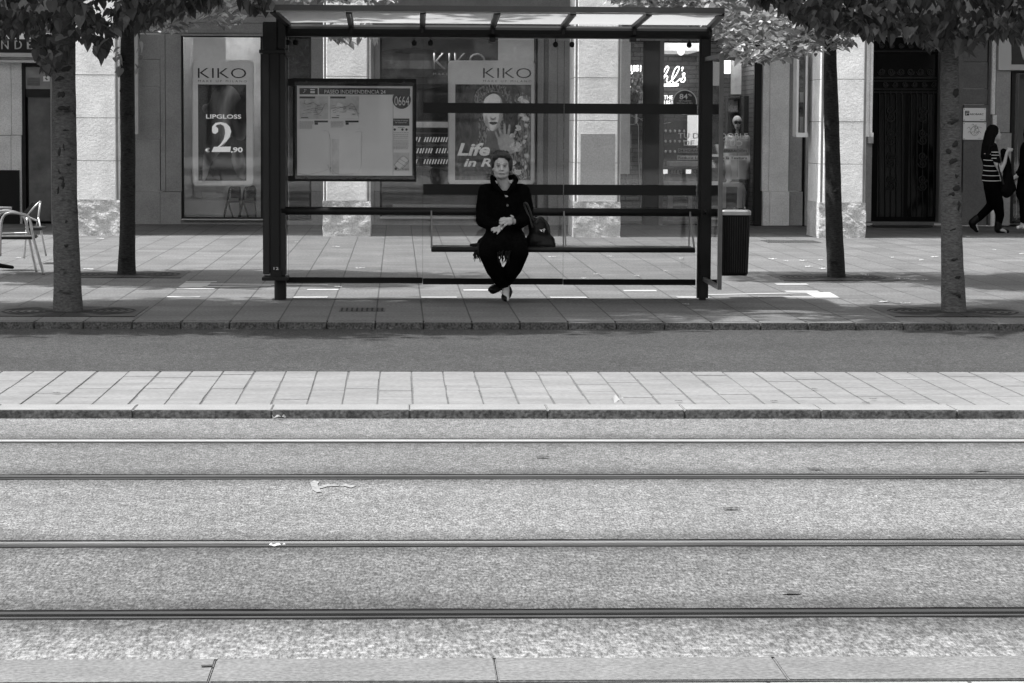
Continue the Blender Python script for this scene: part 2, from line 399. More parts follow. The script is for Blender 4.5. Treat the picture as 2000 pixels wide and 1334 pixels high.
for i, y in enumerate(RY):
    t = thing('tram_rail', (.5, y, -.11), rl[i], 'rail', 'tram rails')
    wv = MB()
    for (a, b, z) in ((y+.04, y+.115, -.101), (y-.13, y-.075, -.1015)):
        wv.box(-14, 15, a, b, -.13, z)
    wv.build('rubber_seal', m_rub, t)
    MB().box(-14, 15, y-.012, y+.040, -.13, -.098, bev=.003).build('rail_head', m_steels[i], t)
    MB().box(-14, 15, y-.0465, y-.0125, -.13, -.112).build('groove', m_groove, t)
    MB().box(-14, 15, y-.0745, y-.047, -.13, -.0995).build('guard_lip', M('lip_steel', .05, .8, metal=0, spec=.1, var=.3, scale=8, stretch=(.3, 1, 1)), t)
# ---- flat white strips and patches on the slabs
m_mark = M('white_strip', .42, .7, var=.12, scale=12)
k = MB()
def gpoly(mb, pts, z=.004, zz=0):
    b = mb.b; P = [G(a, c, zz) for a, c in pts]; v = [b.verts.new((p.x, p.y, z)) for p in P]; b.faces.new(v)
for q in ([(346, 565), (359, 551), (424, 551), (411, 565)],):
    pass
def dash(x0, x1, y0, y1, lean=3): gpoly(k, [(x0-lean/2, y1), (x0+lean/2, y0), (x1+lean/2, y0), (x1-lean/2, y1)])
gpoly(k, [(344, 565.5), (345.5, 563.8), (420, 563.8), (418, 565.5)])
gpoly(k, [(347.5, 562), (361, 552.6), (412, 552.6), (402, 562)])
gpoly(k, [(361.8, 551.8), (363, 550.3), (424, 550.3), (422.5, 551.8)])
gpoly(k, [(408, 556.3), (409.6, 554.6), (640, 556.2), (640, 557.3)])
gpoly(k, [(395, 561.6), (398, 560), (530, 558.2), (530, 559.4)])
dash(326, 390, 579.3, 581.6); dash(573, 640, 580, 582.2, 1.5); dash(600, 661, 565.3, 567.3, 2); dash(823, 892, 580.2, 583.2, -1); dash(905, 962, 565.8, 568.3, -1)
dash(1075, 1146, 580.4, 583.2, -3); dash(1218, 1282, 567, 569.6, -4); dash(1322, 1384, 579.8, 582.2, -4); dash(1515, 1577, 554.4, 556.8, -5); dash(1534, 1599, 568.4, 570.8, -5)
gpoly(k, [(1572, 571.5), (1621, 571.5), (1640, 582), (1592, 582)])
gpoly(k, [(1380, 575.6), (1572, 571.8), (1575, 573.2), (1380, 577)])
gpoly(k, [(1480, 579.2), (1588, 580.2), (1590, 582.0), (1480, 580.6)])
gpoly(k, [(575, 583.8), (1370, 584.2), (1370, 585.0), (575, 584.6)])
struct(k, 'white_strips', m_mark)
# chalk marks on the track bed and joint marks
m_chalk = M('white_paint_worn', .2, .8, var=.3, scale=18, fine=.4, fscale=60)
k = MB()
def gz(mb, pts, z): gpoly(mb, pts, z, -.1)
gz(k, [(606, 944), (613, 940), (624, 942), (620, 948), (622, 952), (640, 947), (662, 949), (662, 951), (640, 951.5), (624, 956), (628, 962), (618, 963), (611, 958), (608, 951)], -.096)
gz(k, [(664, 949), (676, 946), (680, 948), (696, 950), (686, 954), (674, 951), (668, 952)], -.096)
struct(k, 'chalk_arrow', m_chalk)
k = MB(); gz(k, [(393, 1302.5), (415, 1301.5), (415, 1304.5), (393, 1305.5)], -.094)
struct(k, 'stain', M('dark_stain', .03, .8))
# ---- tree grates
m_iron = M('cast_iron', .075, .6, metal=.3, var=.3, scale=8, fine=.2)
m_slot = M('slot_dark', .012, .9)
GR = {}
def grate(cx, cy, label):
    t = thing('tree_grate', (cx, cy, 0), label, 'grate', 'tree grates')
    k = MB(); k.box(cx-.6, cx+.6, cy-.6, cy+.6, -.02, .004); k.build('plate', m_iron, t)
    k = MB(); bm = k.b
    for ri, rr in enumerate((.24, .30, .36, .42, .48, .54)):
        for a0 in range(0, 360, 60):
            n = 8; A = [radians(a0+5+(50)*q/n) for q in range(n+1)]
            i_ = [bm.verts.new((cx+(rr-.016)*cos(a), cy+(rr-.016)*sin(a), .0075)) for a in A]; o_ = [bm.verts.new((cx+(rr+.012)*cos(a), cy+(rr+.012)*sin(a), .0075)) for a in A]
            for q in range(n): bm.faces.new((i_[q], i_[q+1], o_[q+1], o_[q]))
    c = [bm.verts.new((cx+.2*cos(2*pi*q/24), cy+.2*sin(2*pi*q/24), .0075)) for q in range(24)]; bm.faces.new(c)
    k.box(cx-.603, cx+.603, cy-.604, cy-.598, 0, .0065); k.box(cx-.002, cx+.002, cy-.6, cy-.2, 0, .0072)
    k.build('slots', m_slot, t)
grate(-2.72, 21.93, 'cast iron grate round the thick tree trunk at the left kerb')
grate(-2.80, 27.42, 'cast iron grate round the dark slim trunk behind the left kerb tree')
grate(4.69, 22.07, 'cast iron grate round the tree at the right kerb')
grate(4.52, 27.2, 'cast iron grate round the slim trunk right of the litter bin')
# covers
t = thing('drain_cover', G(708, 605), 'small dark drain cover in the slabs near the kerb, left of the seated woman', 'drain cover')
k = MB(); a = G(662, 608.5); b = G(752, 602); k.box(a.x, b.x, a.y, b.y, -.01, .004); k.build('plate', M('cover_iron', .06, .6, metal=.3), t)
k = MB()
for q in range(9): x = a.x+(b.x-a.x)*(q+.5)/9; k.box(x-.008, x+.008, a.y+.03, b.y-.03, 0, .0065)
k.build('slots', m_slot, t)
t = thing('drain_grate', G(1543, 472), 'wide slotted drain grate in the sunny paving before the last stone pillar', 'drain grate')
k = MB(); a = G(1500, 474.5); b = G(1588, 470); k.box(a.x, b.x, a.y, b.y, -.01, .004); k.build('plate', M('grate_steel', .16, .6, metal=.3), t)
k = MB()
for q in range(22): x = a.x+(b.x-a.x)*(q+.5)/22; k.box(x-.008, x+.008, a.y+.03, b.y-.03, 0, .0065)
k.build('slots', m_slot, t)
# ---- litter: paper scraps and fallen leaves
m_paper = M('paper', .45, .7, var=.1)
def scrap(px, py, w, z, label, name='paper_scrap', mat=None, h=.012, d=.5, grp=None, cat='litter'):
    p = G(px, py, z); k = MB(); b = k.b; n = 7
    top = []; bot = []
    for q in range(n):
        s = q/(n-1)-.5; top.append(b.verts.new((p.x+s*w, p.y+w*d*.5*(1-abs(s))+random.uniform(-.01, .01)*w*5, z+.006+h*abs(sin(q*1.9+px))))); bot.append(b.verts.new((p.x+s*w+random.uniform(-.01, .01), p.y-w*d*.5*(1-abs(s)), z+.005+h*.6*abs(sin(q*2.7+py)))))
    for q in range(n-1): b.faces.new((bot[q], bot[q+1], top[q+1], top[q]))
    return tag(k.build(name, mat or m_paper, fixn=False), label, cat, grp)
scrap(540, 1069, .06, -.1, 'small white scrap of paper lying against the second tram rail from the camera', d=.25)
scrap(545, 820, .08, -.1, 'crumpled pale leaf lying below the pale kerb, left of the middle', h=.025, mat=M('dry_leaf', .22))
scrap(1207, 789, .08, -.05, 'curled pale leaf on the pale stone band, right of the middle', h=.05, mat=M('dry_leaf_b', .25))
m_dl = M('fallen_leaf', .38, .7, var=.3); i = 0
for px, py in ((1508, 507), (1535, 511), (1568, 510), (1580, 522), (1603, 509), (1605, 526), (1742, 504), (1800, 509), (1826, 503), (1942, 489), (1995, 497), (1752, 546), (1771, 546), (1807, 548), (1690, 539), (1726, 591), (1768, 594), (1890, 463), (579, 474), (656, 483), (703, 525), (172, 527), (195, 467), (660, 562), (1078, 503), (1190, 502), (1332, 506), (1300, 531), (1243, 540), (1165, 537), (1140, 545), (1297, 441), (1340, 596), (36, 505)):
    scrap(px, py, random.uniform(.045, .11), 0, 'pale dry leaf fallen on the pavement slabs', 'fallen_leaf', m_dl, .012, .7, 'fallen leaves on the pavement', 'leaf'); i += 1
for px, py in ((1060, 895), (1428, 996), (1545, 1161), (1594, 918), (1915, 921)):
    scrap(px, py, .07, -.1, 'dark flat leaf pressed on the track concrete', 'fallen_leaf', M('dark_leaf', .05), .006, .6, 'dark leaves on the tram track', 'leaf')
for px, py in ((110, 769), (1325, 785), (1512, 785), (1590, 761), (1690, 788), (1705, 781)):
    scrap(px, py, .04, -.05, 'small dark leaf on the pale stone band', 'fallen_leaf', M('dark_leaf', .06), .003, .6, 'dark leaves on the stone band', 'leaf')
for px, py in ((190, 467.5), (1677, 500), (1696, 511), (1142, 532), (1140, 545)):
    scrap(px, py, .05, 0, 'small dark leaf on the sunny pavement', 'fallen_leaf', M('dark_leaf', .08), .004, .6, 'dark leaves on the sunny pavement', 'leaf')
# ================================================================ BUILDING WITH ARCADE
FY, PY = 41.8, 37.3
def stone(name, v, joints=1.72, fine=.16, bl=.14, bd=.004):
    m, nt, bs = newmat(name); bs.inputs['Roughness'].default_value = .85; bs.inputs['Specular IOR Level'].default_value = .3
    col = mul(nt, mul(nt, ramp(nt, tex(nt, 2.2, 6, .65), [(.3, 1-bl), (.7, 1+bl)]), ramp(nt, tex(nt, 55, 3, .6), [(.3, 1-fine), (.7, 1+fine)])), float(v))
    nt.links.new(col, bs.inputs['Base Color']); bump(nt, bs, tex(nt, 22, 6, .7), bd); return m
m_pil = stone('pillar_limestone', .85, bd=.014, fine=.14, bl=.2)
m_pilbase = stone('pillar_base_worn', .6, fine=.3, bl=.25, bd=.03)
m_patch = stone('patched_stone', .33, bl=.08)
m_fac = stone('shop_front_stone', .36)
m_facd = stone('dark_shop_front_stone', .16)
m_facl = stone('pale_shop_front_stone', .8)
m_joint = M('joint_dark', .08, .9)
m_dkf = M('dark_window_frame', .02, .5, spec=.25)
m_glz = glassmat('shop_glass', .93, 1.5, dirt=.03)
m_glz2 = glassmat('door_glass', .6, 1.3)
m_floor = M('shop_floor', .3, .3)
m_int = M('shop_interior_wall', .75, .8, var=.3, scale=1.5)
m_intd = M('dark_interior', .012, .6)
m_white = M('white_board', .7, .5, var=.05)
m_moul = M('pale_moulding', .6, .5, var=.08)
B = thing('arcade_building', (2, PY, 0), 'pale stone shopping arcade with square sunlit pillars in front of shaded shop fronts', 'building')
# pillars, each a part with a worn base
def pillar(cx, i, patch=None):
    w, d = .33, .55
    k = MB(); z = .0; hs = [.54, .42, .58, .60, .58, .60, .60, .6, .5]; z = .50
    c = .055
    def blk(z0, z1, e=0, cut=c):
        k.loft([[(cx-w-e, PY+cut, z), (cx-w+cut, PY-e, z), (cx+w-cut, PY-e, z), (cx+w+e, PY+cut, z), (cx+w+e, PY+2*d, z), (cx-w-e, PY+2*d, z)] for z in (z0, z1)])
    for h in (.55, .60, .60, .60, .60, .60, .6, .4):
        blk(z+.004, z+h-.004, random.uniform(-.002, .002)); z += h
    o = k.build('pillar', m_pil, B)
    k = MB(); k.box(cx-w+.012, cx+w-.012, PY+.012, PY+2*d-.012, .45, z); k.build('pillar_joints', M('pillar_joint_grey', .2), B)  # darker fill between the stone blocks
    k = MB()
    # worn base: subdivided, displaced block
    bm = k.b; r = bmesh.ops.create_cube(bm, size=1, matrix=Matrix.Translation((cx, PY+d, .25)) @ Matrix.Diagonal((2*w+.01, 2*d+.01, .5, 1)))
    bmesh.ops.subdivide_edges(bm, edges=bm.edges[:], cuts=14, use_grid_fill=True)
    for v in bm.verts:
        q = noise.noise(v.co*7+Vector((i*9, 0, 0)))*.018+noise.noise(v.co*23)*.007
        v.co += Vector((0, -1 if v.co.y < PY+.3 else 1, 0))*q + Vector((1 if v.co.x > cx else -1, 0, 0))*q*.6
    k.build('pillar_base', m_pilbase, B)
    if patch: MB().box(cx-.24, cx+.25, PY-.006, PY+.05, *patch).build('stone_patch', m_patch, B)
for i, cx in enumerate((-11.26, -7.74, -4.24, -.72, 2.82, 6.32, 9.85, 13.37)):
    pillar(cx, i, (1.29-.62, 1.46) if i == 4 else None)
# upper storeys carried by the pillars
k = MB(); k.box(-30, 34, PY-.02, PY+1.1, 5.1, 16)
k.build('upper_wall', m_pil, B)
k = MB(); k.box(-30, 34, PY+1.1, FY+.3, 5.1, 5.4); k.build('arcade_ceiling', stone('ceiling_plaster', .6), B)
for fl in range(3):
    for q in range(16):
        x = -28+q*3.52+1.0; MB().box(x, x+1.3, PY-.045, PY, 6.2+fl*3.3, 8.4+fl*3.3).build('upper_window', m_dkf, B)
# facade pieces : (px0,py0,px1,py1, front Y offset towards street, material)
def fp(name, a, b, c, d, out, mat, thick=.3, bev=.004, lab=None):
    k = MB(); k.pxbox(a, b, c, d, FY-out, FY-out+thick, bev); o = k.build(name, mat, B)
    if lab: o['label'] = lab
    return o
ZT = -560
def col_panels(name, a, c, ys, out, mat):
    k = MB()
    for y0, y1 in zip(ys[:-1], ys[1:]): k.pxbox(a, y0+.5, c, y1-.5, FY-out, FY-out+.3, .004)
    return k.build(name, mat, B)
# left shop
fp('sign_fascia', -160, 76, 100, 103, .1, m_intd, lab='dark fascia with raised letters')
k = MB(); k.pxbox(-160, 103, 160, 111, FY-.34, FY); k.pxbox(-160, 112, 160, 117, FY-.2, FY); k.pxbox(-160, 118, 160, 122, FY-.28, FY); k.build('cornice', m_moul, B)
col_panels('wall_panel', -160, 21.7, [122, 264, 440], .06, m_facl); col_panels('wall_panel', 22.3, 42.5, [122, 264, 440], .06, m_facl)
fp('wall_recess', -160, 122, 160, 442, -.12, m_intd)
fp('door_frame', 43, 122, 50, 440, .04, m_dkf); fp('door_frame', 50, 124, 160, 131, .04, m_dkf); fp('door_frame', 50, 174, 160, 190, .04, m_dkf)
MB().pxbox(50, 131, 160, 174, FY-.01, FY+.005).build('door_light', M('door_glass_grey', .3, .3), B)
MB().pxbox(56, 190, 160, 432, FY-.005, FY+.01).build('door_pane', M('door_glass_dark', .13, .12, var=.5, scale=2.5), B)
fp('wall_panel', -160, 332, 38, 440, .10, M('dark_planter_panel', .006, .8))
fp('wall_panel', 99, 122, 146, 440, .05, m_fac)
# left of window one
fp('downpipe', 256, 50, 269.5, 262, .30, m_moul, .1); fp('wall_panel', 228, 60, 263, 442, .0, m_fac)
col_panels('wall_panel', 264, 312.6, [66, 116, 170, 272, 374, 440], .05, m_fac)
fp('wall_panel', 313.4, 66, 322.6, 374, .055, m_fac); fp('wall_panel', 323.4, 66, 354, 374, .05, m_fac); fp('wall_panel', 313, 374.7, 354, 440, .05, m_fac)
# lintel above shops with mouldings
k = MB(); k.pxbox(-160, -90, 1226, 32, FY-.02, FY+.3); k.pxbox(-160, 32.6, 1226, 45, FY-.05, FY+.3); k.pxbox(-160, 45.6, 1226, 66, FY-.02, FY+.3)
k.pxbox(354, 66.3, 520, 70, FY-.12, FY+.3)
k.pxbox(1226, -90, 2300, 30, FY-.02, FY+.3); k.pxbox(1226, 30.5, 2300, 70, FY-.03, FY+.3)
k.build('lintel', m_fac, B)
MB().box(-30, 34, FY, FY+.3, 3.6, 5.1).build('lintel', m_fac, B)
mlg = M('letter_grey', .5, .4)
for ch_, x_ in zip('GOURMET', (358, 379, 400, 421, 442, 463, 484)): MB().tpx(ch_, x_-4, x_+5, 19, 10.5, FY-.02, depth=.02).build('raised_letter', mlg, B)
mls = M('letter_steel', .62, .35)
for ch_, x_ in zip('ANDE', (-18, 10, 36, 60)): MB().tpx(ch_, x_-7, x_+7, 96, 78, FY-.10, depth=.02).build('raised_letter', mls, B)
# frames of windows
def window(name, a, b, c, d, label=None, fr=4, sill=True, mat=None):
    Y0 = FY+.06
    f = MB(); f.pxbox(a, b, a+fr, d, Y0-.06, Y0+.05); f.pxbox(c-fr, b, c, d, Y0-.06, Y0+.05); f.pxbox(a+fr, b, c-fr, b+2.5, Y0-.055, Y0+.05); f.pxbox(a+fr, d-3, c-fr, d, Y0-.055, Y0+.05)
    w_ = f.build(name, mat or m_dkf, B)
    if label: w_['label'] = label
    ORG[w_.name] = ORG[B.name]
    MB().pxbox(a+fr-1, b+1, c-fr+1, d-1, Y0, Y0+.008).build('pane', m_glz, w_)
    return w_
window('shop_window', 354, 70, 513, 427.5, 'left display window with a hanging price poster')
fp('window_plinth', 354, 430.5, 632, 441, .03, m_fac); fp('window_sill', 354, 427.8, 520, 430.3, .10, m_moul)
fp('wall_panel', 513, 66, 556, 441, .02, m_facd)
window('shop_window', 556, 66, 608, 427.5)
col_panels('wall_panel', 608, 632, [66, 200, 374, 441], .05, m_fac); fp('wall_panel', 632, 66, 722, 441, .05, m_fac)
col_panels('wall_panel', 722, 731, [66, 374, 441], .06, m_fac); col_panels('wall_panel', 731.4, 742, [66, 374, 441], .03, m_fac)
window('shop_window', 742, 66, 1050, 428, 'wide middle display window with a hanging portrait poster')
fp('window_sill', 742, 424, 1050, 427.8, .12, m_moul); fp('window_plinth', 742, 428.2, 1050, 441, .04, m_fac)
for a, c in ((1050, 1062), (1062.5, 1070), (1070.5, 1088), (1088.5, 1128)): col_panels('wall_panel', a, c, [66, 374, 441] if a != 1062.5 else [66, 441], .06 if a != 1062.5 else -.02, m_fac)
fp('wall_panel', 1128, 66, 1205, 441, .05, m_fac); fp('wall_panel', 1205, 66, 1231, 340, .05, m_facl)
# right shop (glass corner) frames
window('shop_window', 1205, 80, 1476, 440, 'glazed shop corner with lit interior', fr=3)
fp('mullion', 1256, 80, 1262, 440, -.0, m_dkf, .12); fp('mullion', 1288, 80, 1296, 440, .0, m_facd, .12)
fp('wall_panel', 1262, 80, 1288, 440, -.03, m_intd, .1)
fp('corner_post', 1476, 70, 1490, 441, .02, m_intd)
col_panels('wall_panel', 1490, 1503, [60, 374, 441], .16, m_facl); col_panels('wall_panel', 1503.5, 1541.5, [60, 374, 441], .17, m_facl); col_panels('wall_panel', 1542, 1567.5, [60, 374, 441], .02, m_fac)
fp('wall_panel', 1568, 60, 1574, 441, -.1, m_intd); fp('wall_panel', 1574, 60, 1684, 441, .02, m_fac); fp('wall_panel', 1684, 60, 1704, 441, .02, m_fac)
# entrance door
fp('door_step', 1684, 434, 1868, 441, .20, m_facd, lab='dark doorstep with pale ends')
MB().pxbox(1684, 436.5, 1704, 440, FY-.235, FY-.2).pxbox(1825, 436.5, 1868, 440, FY-.235, FY-.2).build('step_nosing', m_moul, B)
MB().pxbox(1706, 440.5, 1822, 443, FY-.5, FY-.235).build('door_mat', m_intd, B)
D = fp('door', 1704, 72, 1836, 436, -.25, M('black_door_paint', .004, .5, spec=.1), .06)
ORG[D.name] = ORG[B.name]
YD = FY+.24
MB().pxbox(1712, 106, 1830, 154, YD, YD+.004).pxbox(1712, 78, 1830, 96, YD, YD+.004).pxbox(1714, 184, 1766, 424, YD, YD+.004).pxbox(1774, 184, 1830, 424, YD, YD+.004).build('door_glass', M('door_pane_dark', .004, .1, spec=.25), D)
k = MB()
def scroll(cx, cy, r, s, tw=1.0):
    P = [(cx+s*r*(1-t/22)*cos(t*.55)*1.0, cy+r*(1-t/22)*sin(t*.55)) for t in range(19)]
    k.strip(P, .02*tw, YD-.03, .02, n=2)
for q in range(6):
    x = 1722+q*19
    scroll(x, 140, 7, 1 if q % 2 else -1); scroll(x+8, 165, 5.5, -1 if q % 2 else 1); scroll(x, 89, 5, 1)
for bx in (1718, 1729, 1740, 1751, 1762, 1780, 1791, 1802, 1813, 1824): k.strip([(bx, 178), (bx, 424)], .014, YD-.03, .02, n=1)
for bx in (1740, 1802):
    for cy in (215, 260, 305, 350): scroll(bx, cy, 9, 1); scroll(bx, cy+14, 9, -1)
for y in (100, 152, 158, 174, 180): k.strip([(1708, y), (1832, y)], .02, YD-.03, .02, n=1)
k.build('door_ironwork', M('black_iron', .008, .45, metal=.4), D)
fp('door_jamb', 1836, 66, 1842, 441, .0, m_facd)
MB().pxbox(1696, 266, 1706, 280, FY-.12, FY).build('door_buzzer', m_moul, B)
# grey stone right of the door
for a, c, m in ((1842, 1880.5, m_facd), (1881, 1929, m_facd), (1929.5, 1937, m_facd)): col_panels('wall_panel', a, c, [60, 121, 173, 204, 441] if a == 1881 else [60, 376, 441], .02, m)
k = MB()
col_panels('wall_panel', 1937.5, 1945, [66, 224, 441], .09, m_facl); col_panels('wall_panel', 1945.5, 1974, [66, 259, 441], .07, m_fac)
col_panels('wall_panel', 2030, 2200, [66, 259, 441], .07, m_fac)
window('shop_window', 1974, 140, 2030, 436, 'right hand shop window at the edge of the picture', fr=7)
MB().pxbox(1974, 72, 2100, 140, FY+.02, FY+.2).build('wall_panel', m_facd, B)
# interiors
def room(a, c, mat, depth=3.2, fl=m_floor, ceil=True):
    x0 = W(a, 300, FY).x; x1 = W(c, 300, FY).x
    MB().box(x0, x1, FY+depth, FY+depth+.1, 0, 3.5).build('interior_wall', mat, B)
    MB().box(x0-.1, x0-.001, FY+.34, FY+depth, 0, 3.5).box(x1+.001, x1+.1, FY+.34, FY+depth, 0, 3.5).build('interior_wall', mat, B)
    MB().box(x0, x1, FY+.32, FY+depth, .02, .06).build('interior_floor', fl, B)
    MB().box(x0, x1, FY+.32, FY+depth, 3.5, 3.55).build('interior_ceiling', mat, B)
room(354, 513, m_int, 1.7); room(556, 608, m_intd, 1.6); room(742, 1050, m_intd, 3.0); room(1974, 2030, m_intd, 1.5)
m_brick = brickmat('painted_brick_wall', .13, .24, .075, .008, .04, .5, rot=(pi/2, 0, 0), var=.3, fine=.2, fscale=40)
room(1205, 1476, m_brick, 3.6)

# ---------------------------------------------------------------- posters, boards and signs
YB = FY+.35
m_board = M('poster_board', .62, .5, var=.1, scale=3, fine=.06)
for m_ in (m_board,): m_.node_tree.nodes['Principled BSDF'].inputs['Emission Color'].default_value = g3(1); m_.node_tree.nodes['Principled BSDF'].inputs['Emission Strength'].default_value = .09  # faint glow added to boards and pale prints to brighten them
m_pdark = M('poster_dark', .006, .5, var=.3)
m_pmid = M('poster_mid', .16, .5, var=.5, scale=5)
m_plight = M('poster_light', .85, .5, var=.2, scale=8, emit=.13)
m_pwhite = M('print_white', .9, .5, var=0)
m_pglow = M('glowing_print', .9, .5, var=0, emit=.28)  # print with an added glow so the lettering stands out
m_pblack = M('print_black', .03, .5)
def round_rect(a, b, c, d, r, n=5):
    P = []
    for cx, cy, a0 in ((c-r, b+r, -90), (c-r, d-r, 0), (a+r, d-r, 90), (a+r, b+r, 180)):
        for q in range(n+1): t = radians(a0+90*q/n); P.append((cx+r*cos(t), cy+r*sin(t)))
    return P
m_edge = M('board_edge', .85, .4, var=0)
t = thing('hanging_poster', W(436, 363, YB), 'hanging board with a dark LIPGLOSS 2,90 picture under its heading, left window', 'poster')
MB().px(round_rect(375, 118, 495.5, 364, 9), YB+.012, .01).build('board_edge', m_edge, t)
k = MB(); k.px(round_rect(377, 120, 494, 362, 8), YB, .01); k.px([(377, 40), (441, 40), (441, 119.8), (377, 119.8)], YB+.0005, .01); k.build('board', m_board, t)
MB().tpx('KIKO', 386.5, 481, 152.5, 131.5, YB-.001, depth=.003, bold=-.01).tpx('MAKE UP MILANO', 387, 482, 160.5, 156.3, YB-.001, depth=.003, spacing=1.6).build('lettering', m_pblack, t)
m_sw = M('lip_picture', .05, .35, var=.0)
def swirl(name, lo, hi, sc=2.2, dist=3):
    m, nt, bs = newmat(name); bs.inputs['Roughness'].default_value = .35
    n = nt.nodes.new('ShaderNodeTexNoise'); c = nt.nodes.new('ShaderNodeTexCoord'); mp = nt.nodes.new('ShaderNodeMapping'); mp.inputs['Scale'].default_value = (1.3, 1, .55)
    nt.links.new(c.outputs['Object'], mp.inputs[0]); nt.links.new(mp.outputs[0], n.inputs['Vector'])
    n.inputs['Scale'].default_value = sc; n.inputs['Detail'].default_value = 2; n.inputs['Distortion'].default_value = dist
    nt.links.new(ramp(nt, n.outputs[0], [(.38, lo), (.5, (lo+hi)/2.5), (.62, hi)]), bs.inputs['Base Color']); return m
MB().pxbox(387, 165, 481, 353, YB-.004, YB-.0005).build('picture', m_pdark, t)
MB().px([(408, 200), (417, 178), (432, 168), (452, 168), (466, 182), (473, 198), (480, 205), (480.5, 262), (470, 275), (452, 268), (440, 280), (428, 300), (412, 320), (404, 345), (396, 352), (398, 300), (410, 262), (420, 240), (405, 225), (396, 216), (397, 205)], YB-.006, .002, True).px([(460, 290), (475, 300), (480, 330), (478, 350), (462, 340), (452, 310)], YB-.006, .002, True).build('picture_shape', swirl('lip_gloss_flow', .03, 1.0, 1.6, 1.0), t)
if 0: MB().px([(455, 168), (466, 185), (473, 200), (466, 204), (458, 195), (452, 180)], YB-.0075, .001, True).px([(396, 216), (404, 209), (420, 212), (424, 220), (412, 217), (402, 220)], YB-.0075, .001, True).build('picture_highlight', m_plight, t)
k = MB(); k.tpx('LIPGLOSS', 402.5, 471, 231.5, 223.3, YB-.008, depth=.002, bold=.015)
k.tpx(',90', 451, 474, 297, 287.5, YB-.008, depth=.002, bold=.03); k.tpx('€', 401, 409.5, 297, 289, YB-.008, depth=.002)
two = [(414, 256), (414.5, 247), (421, 240), (431, 238.5), (442, 241), (449, 248), (451.5, 257), (449, 267), (443, 275), (433, 284), (424, 290), (418.5, 294.3)]
inn = [(421, 290.5), (431, 281), (437, 272), (439.5, 262), (439.5, 253), (437, 246), (431, 242.5), (425, 243.5), (421, 246), (426, 251), (426, 257.5), (421, 261.5), (416, 260.5)]
k.px(two+[(413, 296.5)]+inn, YB-.008, .002); k.px([(413, 296.8), (417.5, 286.8), (451, 286.3), (449.5, 296.8)], YB-.0083, .002)
k.build('lettering', m_pglow, t)

t = thing('hanging_poster', W(960, 360, YB), 'hanging board with a Life in Rio fashion portrait in the middle window', 'poster')
MB().px(round_rect(875, 118, 1045, 361, 9), YB+.012, .01).build('board_edge', m_edge, t)
k = MB(); k.px(round_rect(877, 120, 1043, 359, 8), YB, .01); k.px([(973, 40), (1043, 40), (1043, 119.8), (973, 119.8)], YB+.0005, .01); k.build('board', m_board, t)
MB().tpx('KIKO', 943.5, 1038, 152.5, 131.5, YB-.001, depth=.003, bold=-.01).tpx('MAKE UP MILANO', 944, 1038, 160.5, 156.3, YB-.001, depth=.003, spacing=1.6).build('lettering', m_pblack, t)
MB().pxbox(889, 165, 1037, 352, YB-.004, YB-.0005).build('picture', swirl('portrait_backdrop', .02, .22, 3.5, 1.5), t)
# portrait: generic face with patterned headscarf, hands and pale flowers
MB().px([(926, 196), (932, 176), (948, 167), (972, 165.5), (990, 170), (998, 186), (1000, 204), (990, 200), (976, 182), (955, 181), (944, 190), (938, 206)], YB-.006, .001, True).px([(944, 196), (941, 214), (934, 240), (936, 262), (928, 290), (944, 300), (990, 300), (985, 262), (983, 215), (978, 196)], YB-.0058, .001, True).build('portrait_scarf', swirl('scarf_print', .02, .9, 16, 2), t)
MB().px([(944, 206), (948, 192), (962, 183), (974, 187), (981, 200), (982, 222), (978, 240), (970, 252), (963, 256), (956, 252), (948, 242), (944, 226)], YB-.0075, .001, True).px([(951, 250), (953, 254), (957, 255)], YB-.007, .001, True).build('portrait_face', m_plight, t)
MB().px([(951, 246), (963, 254), (976, 246), (977, 270), (984, 300), (945, 300), (951, 270)], YB-.0068, .001, True).build('portrait_neck', M('portrait_neck_tone', .35, .6, var=.3, scale=9), t)
k = MB(); k.px([(948.5, 212), (954, 210), (960, 212.5), (954, 214)], YB-.009, .001, True); k.px([(967, 212.5), (973, 210), (979, 212), (973, 214)], YB-.009, .001, True)
k.px([(955, 240), (961, 237.5), (963.5, 238.5), (966, 237.5), (972, 240), (963.5, 244)], YB-.009, .001, True); k.px([(959, 231), (963, 232.5), (967, 231), (963, 234)], YB-.009, .001, True)
k.px([(947, 208), (953, 205.5), (960, 207.5), (953, 206.6)], YB-.009, .001); k.px([(967, 207.5), (974, 205.5), (980, 208), (974, 206.6)], YB-.009, .001)
k.build('portrait_features', M('portrait_shade', .06, .5), t)
k = MB(); k.px([(1006, 186), (1020, 180), (1036, 190), (1036, 346), (1018, 350), (1002, 338), (990, 318), (996, 296), (1006, 282), (1010, 250), (1012, 222), (1004, 205)], YB-.0064, .001)
k.build('portrait_flowers', swirl('flower_print', .04, .95, 9, 3), t)
rp_ = random.Random(12)
k = MB(); kd = MB()
for q in range(34):
    cx = rp_.uniform(1000, 1030); cy = rp_.uniform(190 if cx > 1012 else 262, 340); r_ = rp_.uniform(3, 7.5); a0 = rp_.uniform(0, 6.28); sq = rp_.uniform(.35, .8)
    P = [(min(1035.5, cx+r_*(1+.2*sin(3*t+q))*cos(t)*cos(a0)-r_*sq*sin(t)*sin(a0)), cy+r_*(1+.2*sin(3*t+q))*cos(t)*sin(a0)+r_*sq*sin(t)*cos(a0)) for t in [i*.6283 for i in range(10)]]
    k.px(P, YB-.0074-.00009*q, .0005)
    kd.strip([(cx-r_*.7*cos(a0), cy-r_*.7*sin(a0)), (cx+1, cy), (min(1035, cx+r_*.6*cos(a0+.3)), cy+r_*.6*sin(a0+.3))], .007, YB-.0108, .001, 3)
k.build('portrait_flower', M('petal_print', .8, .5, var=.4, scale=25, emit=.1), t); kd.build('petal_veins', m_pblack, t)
kd = MB()
